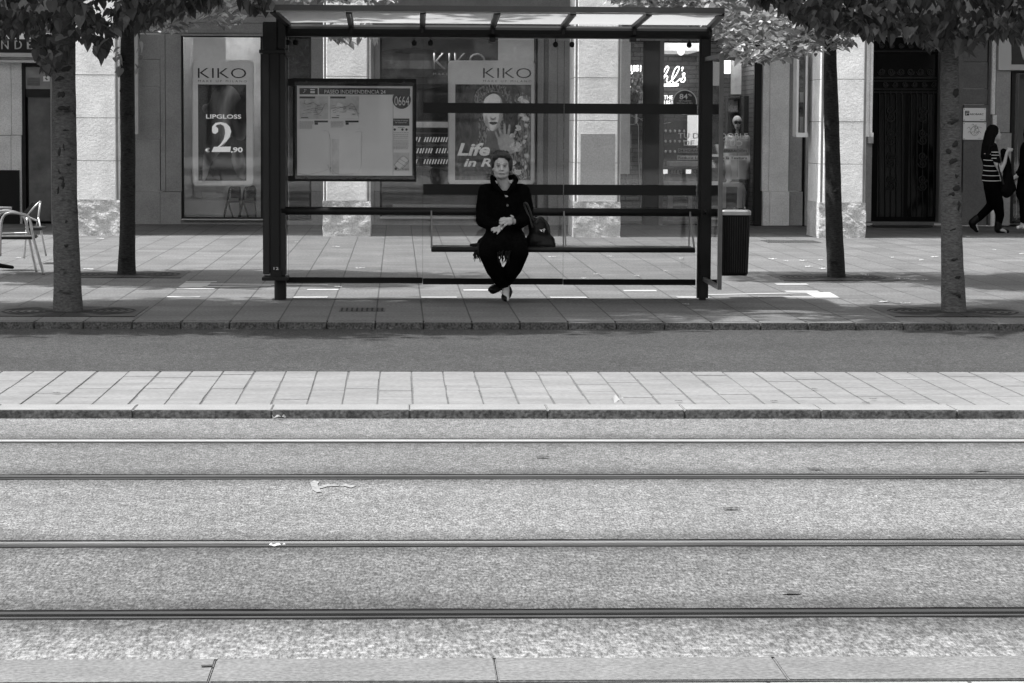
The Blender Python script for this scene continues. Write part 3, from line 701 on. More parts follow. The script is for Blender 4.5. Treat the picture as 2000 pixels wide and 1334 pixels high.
for q in range(26):     # curls of hair and scarf folds round the face
    side_ = -1 if q % 2 else 1; x0_ = 963+side_*rp_.uniform(17, 30); y0_ = rp_.uniform(180, 262); 
    if side_ > 0 and y0_ > 225: continue
    kd.strip([(x0_, y0_), (x0_+side_*4, y0_+5), (x0_+side_*1, y0_+11), (x0_+side_*5, y0_+17)], .012, YB-.0095, .001, 4)
k = MB(); k.px([(978, 192), (981, 200), (982, 222), (978, 240), (970, 252), (963, 256), (969, 246), (974, 232), (976, 212)], YB-.0086, .0005, True).px([(948, 226), (952, 232), (955, 245), (958, 252), (952, 248), (947, 240)], YB-.0086, .0005, True).px([(957, 228), (963, 231), (969, 228), (968, 234), (963, 236), (958, 234)], YB-.0086, .0005, True); k.build('portrait_shading', M('portrait_half_tone', .6, .5, emit=.05), t)
kd.strip([(950, 222), (953, 236), (957, 246)], .008, YB-.0095, .001, 4); kd.strip([(961, 214), (960, 226), (959, 231)], .006, YB-.0095, .001, 4)
kd.build('portrait_curls', M('portrait_hair_dark', .03, .5), t)
k = MB()
for q, (fx, fy, tx, ty) in enumerate(((974, 272, 968, 256), (979, 265, 975, 247), (986, 262, 985, 241), (993, 263, 995, 243), (1000, 270, 1006, 256))):     # the raised hand of the portrait
    k.px([(fx-2.2, fy), (tx-1.8, ty+3), (tx, ty), (tx+2, ty+3), (fx+2.2, fy)], YB-.0092-.0002*q, .0008, True)
k.px([(973, 271), (985, 261), (1002, 269), (1006, 284), (1000, 300), (984, 304), (975, 288)], YB-.009, .001, True)
k.build('portrait_hand', M('portrait_hand_tone', .6, .5, var=.3, scale=12, emit=.06), t)
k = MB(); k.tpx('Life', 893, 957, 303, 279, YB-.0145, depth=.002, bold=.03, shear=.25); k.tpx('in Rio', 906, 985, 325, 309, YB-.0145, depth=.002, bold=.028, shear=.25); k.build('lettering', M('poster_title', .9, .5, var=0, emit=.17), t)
MB().tpx('COLECCION DE VERANO', 910, 946, 333.5, 330.5, YB-.011, depth=.002).tpx('DESDE', 912, 940, 339, 336, YB-.011, depth=.002).tpx('4,9', 943, 958, 339, 333, YB-.011, depth=.002).build('small_print', m_pblack, t)
# KIKO letters behind the glass
t = MB().tpx('KIKO', 846, 948, 136, 101, FY+.5, depth=.03, bold=-.01).tpx('MAKE UP MILANO', 846, 948, 147, 142, FY+.5, depth=.02, spacing=1.5).build('shop_sign', M('sign_letters', .3, .4, emit=.03))
tag(t, 'large grey cosmetics shop letters hung deep in the dark middle window', 'sign')
# lipstick display shelves
SH = thing('display_shelf', W(830, 340, FY+1), 'stepped cosmetic display with rows of lipsticks seen between timetable and portrait poster', 'shelf')
m_lip = M('lipstick_metal', .9, .4, emit=.17); m_shf = M('shelf_grey', .1, .4)  # lipsticks given an added glow to brighten the display
k = MB(); kk = MB()
for r_, (ya, yb) in enumerate(((236, 251), (259, 262), (283, 286), (307, 310), (326, 330))):
    k.pxbox(745, ya, 1040, yb, FY+.9, FY+1.3)
k.pxbox(745, 330, 1040, 402, FY+1.0, FY+1.2); k.build('shelves', m_shf, SH)
for r_, y in enumerate((274, 296, 317)):
    for q in range(30):
        x = 812+q*5.4-r_*3+random.uniform(-.6, .6)
        if x < 876 and random.random() < .88: a = W(x, y+3, FY+.92); b = W(x+3, y-6, FY+.95); kk.bar(a, b, .0105, .0105, 6)
kk.build('lipsticks', m_lip, SH)
MB().pxbox(812, 238, 876, 249, FY+.86, FY+.89).build('shelf_front', M('shelf_front_pale', .9), SH)
# counter in middle window, bright strip
MB().pxbox(767, 400, 1000, 406, FY+.3, FY+.4).build('window_board', m_white, B)
k = MB(); p = W(800, 300, FY+2)
tag(k.ell((p.x, p.y, 2.5), (.9, .3, .35)).tube([(p.x+.1, p.y, .3), (p.x, p.y, 1.4), (p.x+.1, p.y, 2.5)], .09).build('mirrored_tree', m_intd), 'dark tree shape with a slim stem, added as reflection in the middle window', 'reflection shape')  # solid shape standing in for a tree mirrored in the glass

tag(MB().pxbox(358.5, 71, 436, 424, FY+.62, FY+.63).build('reflection_panel', M('reflection_grey', .7, .6, var=.15, scale=2), smooth=False), 'pale grey panel added behind the price board as street reflection, left window', 'reflection panel')  # added panel stands in for the bright street reflected in the glass
# ---------------------------------------------------------------- right shop contents
def neon(mb, pts, r, Y, n=5):
    r = r*.62;  mb.tube([W(a, b, Y) for a, b in crom(pts, n, False)], r, 6)
YN = FY+3.3
m_neon = M('neon_tube', .9, .4, var=0, emit=3)
k = MB()
neon(k, [(1222, 130), (1226, 150), (1223, 164)], .016, YN); neon(k, [(1246, 132), (1232, 146), (1238, 155), (1250, 162)], .016, YN); neon(k, [(1262, 146), (1262, 158), (1268, 160)], .016, YN); neon(k, [(1272, 152), (1281, 148), (1276, 142), (1271, 152), (1278, 160), (1288, 156)], .016, YN)
neon(k, [(1292, 158), (1300, 145), (1306, 133), (1302, 130), (1296, 142), (1293, 158), (1299, 149), (1304, 150), (1302, 158), (1307, 161), (1318, 150), (1326, 135), (1325, 130), (1319, 134), (1313, 150), (1314, 160), (1320, 161), (1329, 153)], .016, YN)
neon(k, [(1331, 134), (1334, 131), (1332, 139)], .014, YN); neon(k, [(1329, 158), (1336, 148), (1337, 143), (1333, 145), (1338, 153), (1335, 160), (1329, 159)], .016, YN)
neon(k, [(1222, 170), (1270, 169), (1325, 167)], .018, YN, 2); neon(k, [(1240, 165.5), (1326, 164)], .01, YN, 2)
tag(k.build('neon_sign', m_neon, smooth=True), 'glowing white handwritten neon sign underlined, on the dark wall of the right shop', 'neon sign')
k = MB(); k.tpx('SINCE', 1298, 1300, 100, 98, YN); k.b.clear()
k.tpx('THE', 1296, 1314, 194, 186, YN, depth=.02, bold=.02); k.tpx('1851', 1297, 1313, 203, 196, YN, depth=.02, bold=.02)
tag(k.build('wall_lettering', M('lit_letters', .8, .5, var=0, emit=1.4)), 'small white THE 1851 letters below the neon sign', 'sign')
k = MB(); k.tpx('1851', 1232, 1252, 139, 127, FY+1.0, depth=.02, bold=.03); tag(k.build('window_lettering', M('lit_letters_b', .8, .5, var=0, emit=2.5)), 'bright figures glowing behind the narrow left pane of the right shop', 'sign')
# foliage glowing in the narrow pane
k = MB()
for q in range(420):
    x = random.gauss(1242, 8); y = random.uniform(142, 205)
    if 1231 < x < 1256:
        p = W(x, y, FY+.6+random.random()*.4); a = random.uniform(0, 6.3); v = [k.b.verts.new(p+Vector((cos(a+c)*.022, random.uniform(-.02, .02), sin(a+c)*.035))) for c in (0, 1.57, 3.14, 4.7)]; k.b.faces.new(v)
k.tube([W(1242, 240, FY+.8), W(1243, 190, FY+.8), W(1240, 150, FY+.8)], .02)
tag(k.build('indoor_plant', leafmat('indoor_leaf', .5, .5), fixn=False), 'small leafy plant lit white in the narrow left pane of the right shop', 'plant')
# round sign
t = thing('round_sign', W(1338, 214, FY+.1), 'round black 84 percent sticker sign on the glass of the right shop', 'sign')
MB().px(circ(1337.5, 199.5, 24, 24.5, 32), FY+.045, .006).build('rim', m_pwhite, t); MB().px(circ(1337.5, 199.5, 22, 22.5, 32), FY+.040, .004).build('disc', m_pblack, t)
MB().tpx('84', 1327, 1343, 193.5, 183, FY+.037, depth=.002, bold=.02).tpx('%', 1344, 1351, 188, 183, FY+.037, depth=.002).tpx('DE MUJERES', 1326, 1350, 198.2, 196, FY+.037, depth=.001).tpx('NOTAN LA PIEL', 1322, 1353, 202.4, 200.2, FY+.037, depth=.001).tpx('MAS JOVEN', 1322, 1353, 206.6, 204.4, FY+.037, depth=.001).build('lettering', m_pwhite, t)
# window lettering
t = thing('window_decal', W(1395, 312, FY+.05), 'Spanish advertising lettering TU DOSIS DOBLE DE JUVENTUD stuck on the right shop glass', 'lettering')
k = MB(); k.tpx('TU DOSIS DOBLE', 1324, 1461, 270.5, 259.5, FY+.055, depth=.004, bold=.012); k.tpx('DE JUVENTUD', 1335, 1450, 284.8, 274, FY+.055, depth=.004, bold=.012)
k.build('headline', m_pwhite, t)
MB().pxbox(1324, 290, 1461, 298.5, FY+.05, FY+.055).build('band', M('decal_band_grey', .35, .5), t)
MB().pxbox(1323, 304, 1461, 312, FY+.05, FY+.055).build('band', M('decal_band_white', .7, .5), t)
MB().tpx('24-HORAS LIFTING Y REPARACIÓN', 1326, 1459, 297, 291.8, FY+.05, depth=.003, bold=.01).tpx('Reduce Líneas, suaviza la Textura', 1325, 1459, 310.6, 305.6, FY+.05, depth=.003, bold=.01).build('small_print', m_pblack, t)
# white branch drawing with drips on the narrow panes
t = MB()
for P in ([(1213, 228), (1222, 232), (1232, 243), (1243, 240), (1246, 232), (1240, 230), (1232, 226)], [(1243, 240), (1247, 248), (1247, 290), (1249, 345), (1251, 375), (1253, 385), (1251, 405)], [(1234, 225), (1252, 233), (1262, 245), (1264, 262), (1264, 300)], [(1252, 233), (1262, 228), (1268, 224)], [(1266, 262), (1266, 246), (1280, 236), (1281, 242), (1278, 250), (1280, 275)], [(1278, 250), (1290, 243), (1310, 239)], [(1224, 250), (1224, 300), (1226, 350), (1227, 372)], [(1232, 262), (1232, 290)]):
    t.strip(P, .022, FY+.05, .004, 4)
tag(t.build('window_drawing', m_pwhite), 'white hand drawn branches with long drips on the narrow panes beside the third pillar', 'drawing')
# shelf, counter, bottles, cabinet, screen
t = thing('display_counter', W(1335, 400, FY+.9), 'pale display table with bottles at the right shop window', 'counter')
MB().pxbox(1308, 316, 1372, 324, FY+.7, FY+1.2).pxbox(1304, 354, 1365, 362, FY+.7, FY+1.2).pxbox(1304, 362, 1314, 432, FY+.7, FY+.8).pxbox(1344, 362, 1352, 432, FY+.7, FY+.8).build('table', M('counter_pale', .42, .4), t)
MB().pxbox(1304, 340, 1368, 354, FY+.72, FY+1.1).build('box', M('counter_box', .1), t)
MB().pxbox(1316, 380, 1344, 384, FY+.75, FY+1).pxbox(1316, 398, 1344, 402, FY+.75, FY+1).build('ledge', m_white, t)
for x, y, v in ((1312, 353, .5), (1318, 353, .5), (1324, 353, .5), (1331, 353, .05), (1336, 353, .05), (1352, 353, .35), (1358, 353, .35)):
    p = W(x, y, FY+.8); k = MB(); k.tube([p+Vector((0, 0, 0)), p+Vector((0, 0, .11)), p+Vector((0, 0, .13)), p+Vector((0, 0, .17))], [.028, .028, .012, .012], 10)
    p.z -= 0
    tag(k.build('bottle', M('bottle_%d' % int(v*100), v, .3), smooth=False), 'pale bottle standing on the display table' if v > .1 else 'dark bottle standing on the display table', 'bottle', 'bottles on the display table')
for a, c, y0, y1 in ((1268, 1273, 331, 340), (1294, 1304, 331, 340), (1340, 1350, 331, 341)):
    tag(MB().pxbox(a, y0, c, y1, FY+2.4, FY+2.44).build('light_panel', M('lit_panel', .8, .5, var=0, emit=.6)), 'small bright box at the back of the right shop, %s' % ('left of the dark mullion' if a < 1280 else 'just right of the dark mullion' if a < 1300 else 'behind the bottles'), 'light')
tag(MB().pxbox(1343, 225, 1364, 284, FY+1.5, FY+1.55).build('wall_screen', M('bright_panel', .7, .5, var=0, emit=.45)), 'tall bright panel standing behind the lettering left of the shelter post', 'panel')
k = MB(); k.pxbox(1290, 84, 1370, 99, FY+1.5, FY+3.5)
tag(k.build('ceiling_panel', M('lit_ceiling', .6, .6, emit=.35)), 'pale lit ceiling piece in the top of the right shop', 'ceiling')
k = MB(); p = W(1330, 100, FY+1.6); k.ell((p.x, p.y, p.z), (.06, .06, .07)); k.pxbox(1320, 90.5, 1340, 93, FY+1.45, FY+1.49)
tag(k.build('ceiling_lamp', M('lamp_white', .8, .4, var=0, emit=1.5)), 'small dome lamp under the ceiling of the right shop', 'lamp')
# drawer wall of little jars
k = MB(); k2 = MB()
for r_ in range(3):
    for c_ in range(8):
        p = W(1300+c_*9, 256+r_*20, FY+3.0); k2.ell((p.x, p.y, p.z), (.02, .02, .025), seg=8)
k.pxbox(1297, 236, 1372, 312, FY+3.05, FY+3.3)
t = thing('jar_cabinet', W(1335, 312, FY+3.1), 'dark cabinet with rows of small shiny knobs behind the window lettering', 'cabinet')
k.build('case', M('dark_cabinet', .05, .4), t); k2.build('knobs', m_pwhite, t)
# tall dark cabinet behind the skeleton
t = thing('tall_cabinet', W(1455, 400, FY+1), 'tall dark cabinet with book shelf behind the white coated skeleton figure', 'cabinet')
MB().pxbox(1444, 187, 1472, 436, FY+.9, FY+1.4).build('case', M('cabinet_black', .018, .4), t)
k = MB(); k.pxbox(1420, 190, 1444, 192, FY+.95, FY+1.3); k.pxbox(1420, 218, 1444, 220, FY+.95, FY+1.3); k.pxbox(1420, 190, 1421.5, 400, FY+.95, FY+1.3); k.pxbox(1420, 190, 1444, 400, FY+1.3, FY+1.33); k.build('shelf', M('cabinet_dark', .03, .5), t)
k = MB()
for q in range(5): k.pxbox(1422+q*4, 196+random.uniform(-1, 3), 1425+q*4, 218, FY+1.0, FY+1.2)
k.build('books', M('books_grey', .3, .6, var=.6, scale=30), t)
tag(MB().pxbox(1428, 118, 1448, 184, FY+1.4, FY+1.45).build('wall_board', M('board_pale', .45, .5)), 'pale blank board standing above the dark cabinet in the right shop', 'board')
tag(MB().pxbox(1413, 118, 1427, 144, FY+1.2, FY+1.25).build('lit_box', M('litbox', .8, .5, var=0, emit=.9)), 'bright small board beside the fin panel top in the right shop', 'board')
# skeleton anatomical figure in a lab coat, leaning on a white table
t = thing('skeleton_figure', W(1436, 408, FY+.7), 'life sized display skeleton wearing glasses, bow tie and white lab coat', 'figure')
YS = FY+.7
def S(px, py, dy=0): return W(px, py, YS+dy)
c = S(1440, 239)
k = MB(); k.ell(c+Vector((0, .02, .02)), (.078, .095, .09)); k.ell(c+Vector((0, -.03, -.06)), (.05, .055, .05)); k.ell(c+Vector((0, -.04, -.095)), (.042, .045, .025))
k.limb([S(1440, 256, .03), S(1440, 268, .03)], [.028, .03])
for a in ([(1436, 372, .0), (1434, 385, .02), (1433, 405, .03)], [(1450, 362, .0), (1454, 376, .02), (1453, 405, .03)]):
    k.limb([S(*q) for q in a], [.03, .038, .018])
    e = S(*a[-1]); k.limb([e, e+Vector((0, -.14, -.02))], [.025, .02])
k.limb([S(1425, 352, -.1), S(1420, 356, -.16), S(1417, 360, -.17)], [.03, .02, .012])
k.fuse('body', M('bone', .75, .6), t, .012, 2)
k = MB(); 
for dx in (-.034, .034): k.ell(c+Vector((dx, -.085, .0)), (.025, .016, .024), seg=10)
k.ell(c+Vector((0, -.085, -.035)), (.009, .01, .013), seg=8); k.bar(c+Vector((-.03, -.092, -.085)), c+Vector((.03, -.092, -.085)), .006)
k.build('sockets', m_pblack, t)
k = MB()
for dx in (-.033, .033):
    k.tube([c+Vector((dx+.028*cos(a*pi/6), -.104, .0+.028*sin(a*pi/6))) for a in range(13)], .004, 5)
k.build('spectacles', m_pblack, t)
k = MB(); b = S(1439, 263, -.08); k.limb([b, b+Vector((-.05, 0, .0))], [.008, .024]); k.limb([b, b+Vector((.05, 0, .0))], [.008, .024]); k.fuse('bow_tie', m_pblack, t, .006, 1)
k = MB()
def oval(cx, cy, rx, ry, n=16, dy=.05): 
    p = S(cx, cy, dy); return [(p.x+rx*cos(2*pi*i/n), p.y+ry*sin(2*pi*i/n), p.z) for i in range(n)]
k.loft([oval(1441, 263, .06, .06), oval(1441, 267, .15, .09), oval(1441, 276, .20, .11), oval(1441, 300, .19, .12), oval(1441, 320, .17, .12), oval(1440, 345, .2, .14), oval(1440, 350, .2, .15)])
k.limb([S(1423, 270, .03), S(1419, 300, -.02), S(1422, 322, -.12), S(1424, 350, -.14)], [.055, .055, .05, .045]); k.limb([S(1459, 270, .03), S(1469, 300, .05), S(1462, 318, -.02), S(1458, 330, .0)], [.055, .055, .048, .045])
k.fuse('lab_coat', M('lab_coat_white', .85, .8, var=.15), t, .012, 3)
k = MB(); k.loft([oval(1439, 348, .17, .12), oval(1439, 356, .17, .12), oval(1440, 364, .1, .08)]); k.build('trousers', m_pblack, t)
k = MB(); 
for pp in ([(1441, 268), (1440, 290), (1440, 345)],): k.strip(pp, .006, YS-.09, .01, 2)
k.build('coat_seam', M('seam', .2), t)
t = thing('side_table', W(1430, 408, FY+.55), 'small white square table in front of the skeleton figure', 'table')
MB().pxbox(1410, 357, 1450, 365, FY+.35, FY+.6).build('table_top', m_white, t)
MB().pxbox(1441, 365, 1450, 406, FY+.35, FY+.42).build('leg', m_white, t); MB().pxbox(1411, 365, 1418, 406, FY+.45, FY+.52).build('leg', m_white, t)
MB().pxbox(1412, 366, 1440, 406, FY+.62, FY+.66).build('front_panel', M('table_panel', .1), t)
# chrome barrier lines at the left edge of door: signs by the entrance
t = thing('plaque', W(1904, 237, FY-.03), 'upper white company plaque with a square logo, on grey stone by the right tree', 'plaque')
MB().pxbox(1881.5, 211, 1925.5, 236.5, FY-.045, FY-.03, .003).build('plate', m_pwhite, t)
k = MB(); k.pxbox(1885, 216.5, 1893, 225.5, FY-.049, FY-.045)
k.tpx('ASOBARC', 1894, 1921, 224.8, 221, FY-.045, depth=.002, bold=.01)
for y in (233.6,): k.strip([(1914, y), (1921, y)], .006, FY-.046, .003, 1)
for x, y in ((1883.5, 213), (1923.5, 213), (1883.5, 234.5), (1923.5, 234.5)): k.px(circ(x, y, .8, .8, 8), FY-.048, .003)
k.build('lettering', m_pblack, t)
MB().pxbox(1886.5, 218, 1888, 219.5, FY-.051, FY-.049).pxbox(1889, 218, 1892, 219.2, FY-.051, FY-.049).pxbox(1886.5, 221, 1888, 224, FY-.051, FY-.049).pxbox(1889, 221, 1892, 222, FY-.051, FY-.049).build('logo_gaps', m_pwhite, t)
t = thing('plaque', W(1904, 273, FY-.03), 'lower white plaque with a round script monogram, on grey stone by the right tree', 'plaque')
MB().pxbox(1881, 239, 1926, 273, FY-.045, FY-.03, .003).build('plate', m_pwhite, t)
k = MB(); k.strip(circ(1904, 256, 8, 9, 24)+[(1912, 256)], .005, FY-.047, .003, 1)
for P in ([(1889, 251), (1893, 248), (1896, 253), (1901, 247), (1906, 252), (1911, 248), (1918, 250)], [(1891, 259), (1894, 256), (1897, 261), (1900, 257), (1908, 259), (1912, 256), (1916, 260)], [(1898, 244), (1901, 242), (1903, 246), (1907, 243)], [(1902, 262), (1906, 246), (1910, 250), (1904, 254), (1910, 258), (1903, 264)], [(1910, 270), (1917, 270)]): k.strip(P, .006, FY-.047, .003, 4)
for x, y in ((1883, 241), (1924, 241), (1883, 271), (1924, 271)): k.px(circ(x, y, .8, .8, 8), FY-.048, .003)
k.build('lettering', m_pblack, t)
t = thing('shop_sign', W(1990, 137, FY-.2), 'white framed box sign with a large black letter cut off by the right edge', 'sign')
MB().pxbox(1951, 62, 2070, 137, FY-.16, FY-.02, .006).build('box', m_white, t)
MB().pxbox(1953, 64, 2068, 135, FY-.163, FY-.161).build('panel', M('sign_panel', .6, .4, var=.03), t)
k = MB(); k.px([(1975, 66), (1985, 66), (1999, 118), (2008, 72), (2018, 72), (2026, 118), (2040, 66), (2050, 66), (2034, 126), (2020, 126), (2012, 92), (2004, 126), (1976, 126)], FY-.168, .004); k.build('lettering', m_pblack, t)
MB().pxbox(1975.5, 118, 1991, 125.6, FY-.172, FY-.169).build('letter_foot', m_pblack, t)
# display case on the last pillar and board on its other side
t = thing('display_case', W(1570, 268, PY+.7), 'narrow glazed display case fixed to the left side of the last stone pillar', 'display case')
YC = PY+.75
MB().pxbox(1556, 92, 1560, 266, YC, YC+.35).pxbox(1575, 92, 1594.5, 268, YC+.34, YC+.36).pxbox(1573, 92, 1577, 266, YC, YC+.34).pxbox(1556, 259, 1578, 268, YC-.004, YC+.35).build('case_frame', m_moul, t)
MB().pxbox(1560, 92, 1573, 262, YC+.18, YC+.2).build('back_panel', M('case_picture', .3, .4, var=.9, scale=9), t)
k = MB()
for q, (y0, y1, v) in enumerate(((180, 200, 0), (228, 258, 0))): k.pxbox(1562, y0, 1570, y1, YC+.14, YC+.18)
k.build('bottle', m_pwhite, t)
MB().pxbox(1560, 94, 1573, 259, YC+.01, YC+.016).build('pane', m_glz, t)
t = thing('side_board', W(1695, 268, PY+.6), 'tall pale board standing out from the right side of the last stone pillar', 'board')
MB().pxbox(1685.5, 58, 1699.5, 267, PY+.35, PY+.4).pxbox(1700.2, 58, 1705, 266, PY+.33, PY+.42).pxbox(1702, 259, 1706, 267, PY+.3, PY+.33).build('board', m_facl, t)
# small notices on the left shop door
t = thing('notice', W(65, 170, FY-.03), 'dark printed notice on the glass above the left shop door', 'notice')
MB().pxbox(53, 151.5, 77.5, 167, FY-.03, FY-.02).build('plate', m_pmid, t)
k = MB()
for q in range(3): k.strip([(56, 154.5+q*4.5), (75, 154.5+q*4.5)], .008, FY-.032, .003, 1)
k.build('small_print', m_pblack, t)
t = thing('notice', W(91, 165, FY-.03), 'small white pictogram notice above the left shop door', 'notice')
MB().pxbox(84.5, 149, 97, 159, FY-.03, FY-.02).build('plate', m_pwhite, t); MB().px([(87, 152), (90, 152), (94, 156), (91, 157)], FY-.033, .003).build('pictogram', m_pblack, t)
# ================================================================ BUS SHELTER
SY = 23.6
m_sh = M('shelter_paint', .009, .5, var=.12, scale=4, spec=.3, fine=.05)
m_shg = M('shelter_paint_grey', .024, .5, var=.1, scale=4, spec=.3)
m_blk = M('black_trim', .004, .5, var=.1, spec=.2)
m_clear = glassmat('shelter_glass', .94, .8, dirt=.045)
m_bright = M('glass_edge', .5, .2, var=0)
m_frost = frosted('roof_glass', .34)
T = thing('bus_shelter', (.85, SY, 0), 'dark metal and glass bus shelter with a glazed roof and a hanging bench', 'bus shelter')
def sp(name, mb, mat, par=None, **k): return mb.build(name, mat, par or T, **k)
# posts
p = W(548, 560, SY-.05); rx = p.x
sp('post', MB().box(-1.075, -1.0, SY-.13, SY-.03, .08, 2.52, bev=.012).bar((rx, SY-.08, 0), (rx, SY-.08, .19), .054, .054, 20), m_sh)
rp = W(1373.5, 400, SY)
sp('post', MB().box(rp.x-.05, rp.x+.05, SY-.05, SY+.05, 0, 2.42, bev=.02), m_sh)
# pylon at the left end
sp('pylon', MB().pxbox(513, 96, 527, 536, SY-.16, SY+.1, .006).pxbox(546, 96, 557.5, 538, SY-.15, SY+.1, .006), m_shg)
sp('pylon', MB().pxbox(527.5, 96, 545.5, 542, SY-.185, SY+.08, .006), m_sh)
cap = sp('pylon_cap', MB().pxbox(513, 42.5, 540.5, 97, SY-.20, SY+.1, .006).pxbox(542, 42, 557, 95, SY-.20, SY+.1, .006), m_sh)
ORG[cap.name] = ORG[T.name]
k = MB()
for x, y in ((516, 45), (553, 43.5), (516, 94), (553, 93)): a = W(x, y, SY-.2); k.bar(a, a+Vector((0, -.006, 0)), .006, .006, 8)
k.build('screw', m_shg, cap)
k = MB(); a, b_, c, d = [W(x, y, SY-.2) for x, y in ((511, 97), (568, 110), (513, 97), (557, 101))]
k.box(-1.22, -.99, SY-.22, SY+.14, a.z-.03, a.z+.0); k.bar((-1.0, SY-.15, a.z-.02), (-.94, SY+.1, a.z-.06), .02, .05)
sp('bracket', k, m_sh)
k = MB(); q = W(540, 540, SY-.1); k.box(-1.2, -.97, SY-.24, SY+.12, q.z-.03, q.z, bev=.004); k.box(-1.11, -1.03, SY-.18, SY, q.z-.0, q.z+.07); sp('base_plate', k, m_sh)
MB().tpx('12', 534.5, 544, 527, 521.5, SY-.187, depth=.002).build('number', m_pwhite, T)
# roof: gutter beam, glass, ribs, fascia
YF = 22.22
zb = W(900, 74, SY-.05).z; zt = W(900, 49, SY-.05).z
x0, x1 = -1.0, W(1388, 60, SY).x
k = MB(); r = (zt-zb)/2
prof = [(SY+.1, zb+.02), (SY+.02, zb), (SY-.05, zb+.005), (SY-.1, zb+.035), (SY-.115, zb+.07), (SY-.09, zt-.02), (SY-.02, zt-.002), (SY+.1, zt)]
k.loft([[(x, y, z) for y, z in prof] for x in (x0, x1)]); sp('gutter_beam', k, m_sh)
zf1 = W(966, 23, YF).z; zf0 = W(966, 12, YF).z
fx0 = W(519, 16, YF).x; fx1 = W(1415, 20, YF).x
k = MB(); k.box(fx0, fx1, YF-.02, YF+.02, zf1, zf0, bev=.004); sp('fascia', k, M('fascia_grey', .055, .4, var=.08, scale=3))
sp('fascia_lip', MB().box(fx0, fx1, YF+.02, YF+.07, zf1-.012, zf1-.001), m_bright)
# rear part of the roof slopes down behind the beam, like the real thing
gz0, gz1 = zt+.012, zf1+.006
def roofpt(x, s): return Vector((x, SY-.09+(YF+.02-SY+.09)*s, gz0+(gz1-gz0)*s))
gx = [x0+.03, W(686, 62, SY).x, W(825, 62, SY).x, W(962, 62, SY).x, W(1099, 62, SY).x, W(1237, 60, SY).x, x1-.02]
fxs = [W(533, 24, YF).x, W(681, 24, YF).x, W(826, 24, YF).x, W(972, 24, YF).x, W(1120, 24, YF).x, W(1268, 24, YF).x, W(1410, 26, YF).x]
for i in range(6):
    a, b_, c, d = roofpt(gx[i], 0), roofpt(gx[i+1], 0), roofpt(fxs[i+1], 1), roofpt(fxs[i], 1)
    k = MB(); lo = [k.b.verts.new(v) for v in (a, b_, c, d)]; k.b.faces.new(lo)
    sp('roof_glass', k, m_frost)
for i in range(7):
    k = MB(); a = Vector((gx[i], SY-.11, zt-.075)); m_ = roofpt(gx[i], 0)-Vector((0, 0, .016)); c = roofpt(fxs[i], 1)-Vector((0, 0, .016))
    k.bar(m_, c, .05, .03); k.tube([a, m_+Vector((-.0, -.02, -.01)), m_+(c-m_)*.2], .012, 6)
    sp('rib', k, m_sh)
    if i in (1, 2, 3, 4, 5): sp('rib_edge', MB().bar(m_+Vector((.012, -.0, -.014)), c+Vector((.012, 0, -.014)), .006, .006), m_bright)
for xx in (962, 1237):
    sp('beam_bracket', MB().pxbox(xx-6, 73, xx+6, 82, SY-.09, SY+.02, .004), m_sh)
sp('cross_wire', MB().tube([W(500, 0, SY+.5)+Vector((0, 0, .0)), W(515, 45, SY)], .004, 6), m_sh) if False else None
# back wall
YG = SY+.08
xl, xm1, xm2, xr = [W(x, 300, YG).x for x in (563, 826, 1101, 1361)]
zlo, zhi = W(950, 556, YG).z, W(950, 78, YG).z
for a, b_ in ((xl, xm1), (xm1, xm2), (xm2, xr)):
    sp('glass_panel', MB().box(a+.003, b_-.003, YG, YG+.01, zlo, zhi), m_clear)
for x in (xl, xm1, xm2): sp('glass_edge', MB().box(x-.0022, x+.0022, YG-.003, YG+.012, zlo+.03, zhi), glassmat('edge_glint', .75, 1))
for a, b_, y0, y1 in ((xl, xm1, 542.5, 553.5), (xm1, xm2, 544, 555.5), (xm2, xr, 545, 556)):
    z0 = W(950, y1, YG-.02).z; z1 = W(950, y0, YG-.02).z
    sp('bottom_rail', MB().box(a+(-.03 if a == xl else .002), b_-.002, YG-.03, YG+.03, z0, z1, bev=.003), m_blk)
for y0, y1 in ((202, 222), (360.5, 381)):
    for a, b_ in ((xm1, xm2), (xm2, xr)):
        z0 = W(1100, y1, YG).z; z1 = W(1100, y0, YG).z
        sp('glass_band', MB().box(a+.004, b_-.004, YG-.004, YG-.0005, z0, z1), M('dark_film', .006, .8, var=.05))
# leaning rail
zr = W(950, 413, SY-.12).z
sp('leaning_rail', MB().bar((-1.03, SY-.12, zr), (W(1368, 413, SY-.12).x, SY-.12, zr-.004), .036, .036, 20), m_sh, smooth=True)
sp('rail_stub', MB().bar((rp.x, SY-.06, zr), (W(1409, 416, 22.6).x, SY-.05, zr-.005), .02, .02, 12), m_sh)
# bench
bx0, bx1 = W(843, 484, 23.1).x, W(1357, 486, 23.1).x
zs = .492
sb_ = MB(); sb_.box(bx0, bx1, 23.12, 23.5, zs-.014, zs, bev=.005); sp('seat', sb_, M('seat_metal', .06, .3, metal=.3, var=.2, scale=3))
sp('seat_tube', MB().bar((bx0, 23.10, zs-.022), (bx1, 23.10, zs-.022), .022, .022, 14), m_sh, smooth=True)
m_rod = M('hanger_steel', .16, .3, metal=.5)
for a, b_ in ((842.5, 843.5), (1101, 1105.5), (1347, 1356.5)):
    pa = W(a, 414, SY-.14); pb = W(b_, 488, 23.1); sp('hanger', MB().bar((pa.x, SY-.16, zr), (pb.x, 23.10, zs-.03), .014, .02), m_rod)
    sp('hanger', MB().bar((pa.x, SY-.10, zr), (pa.x, 23.49, zs-.03), .01, .02), m_rod)
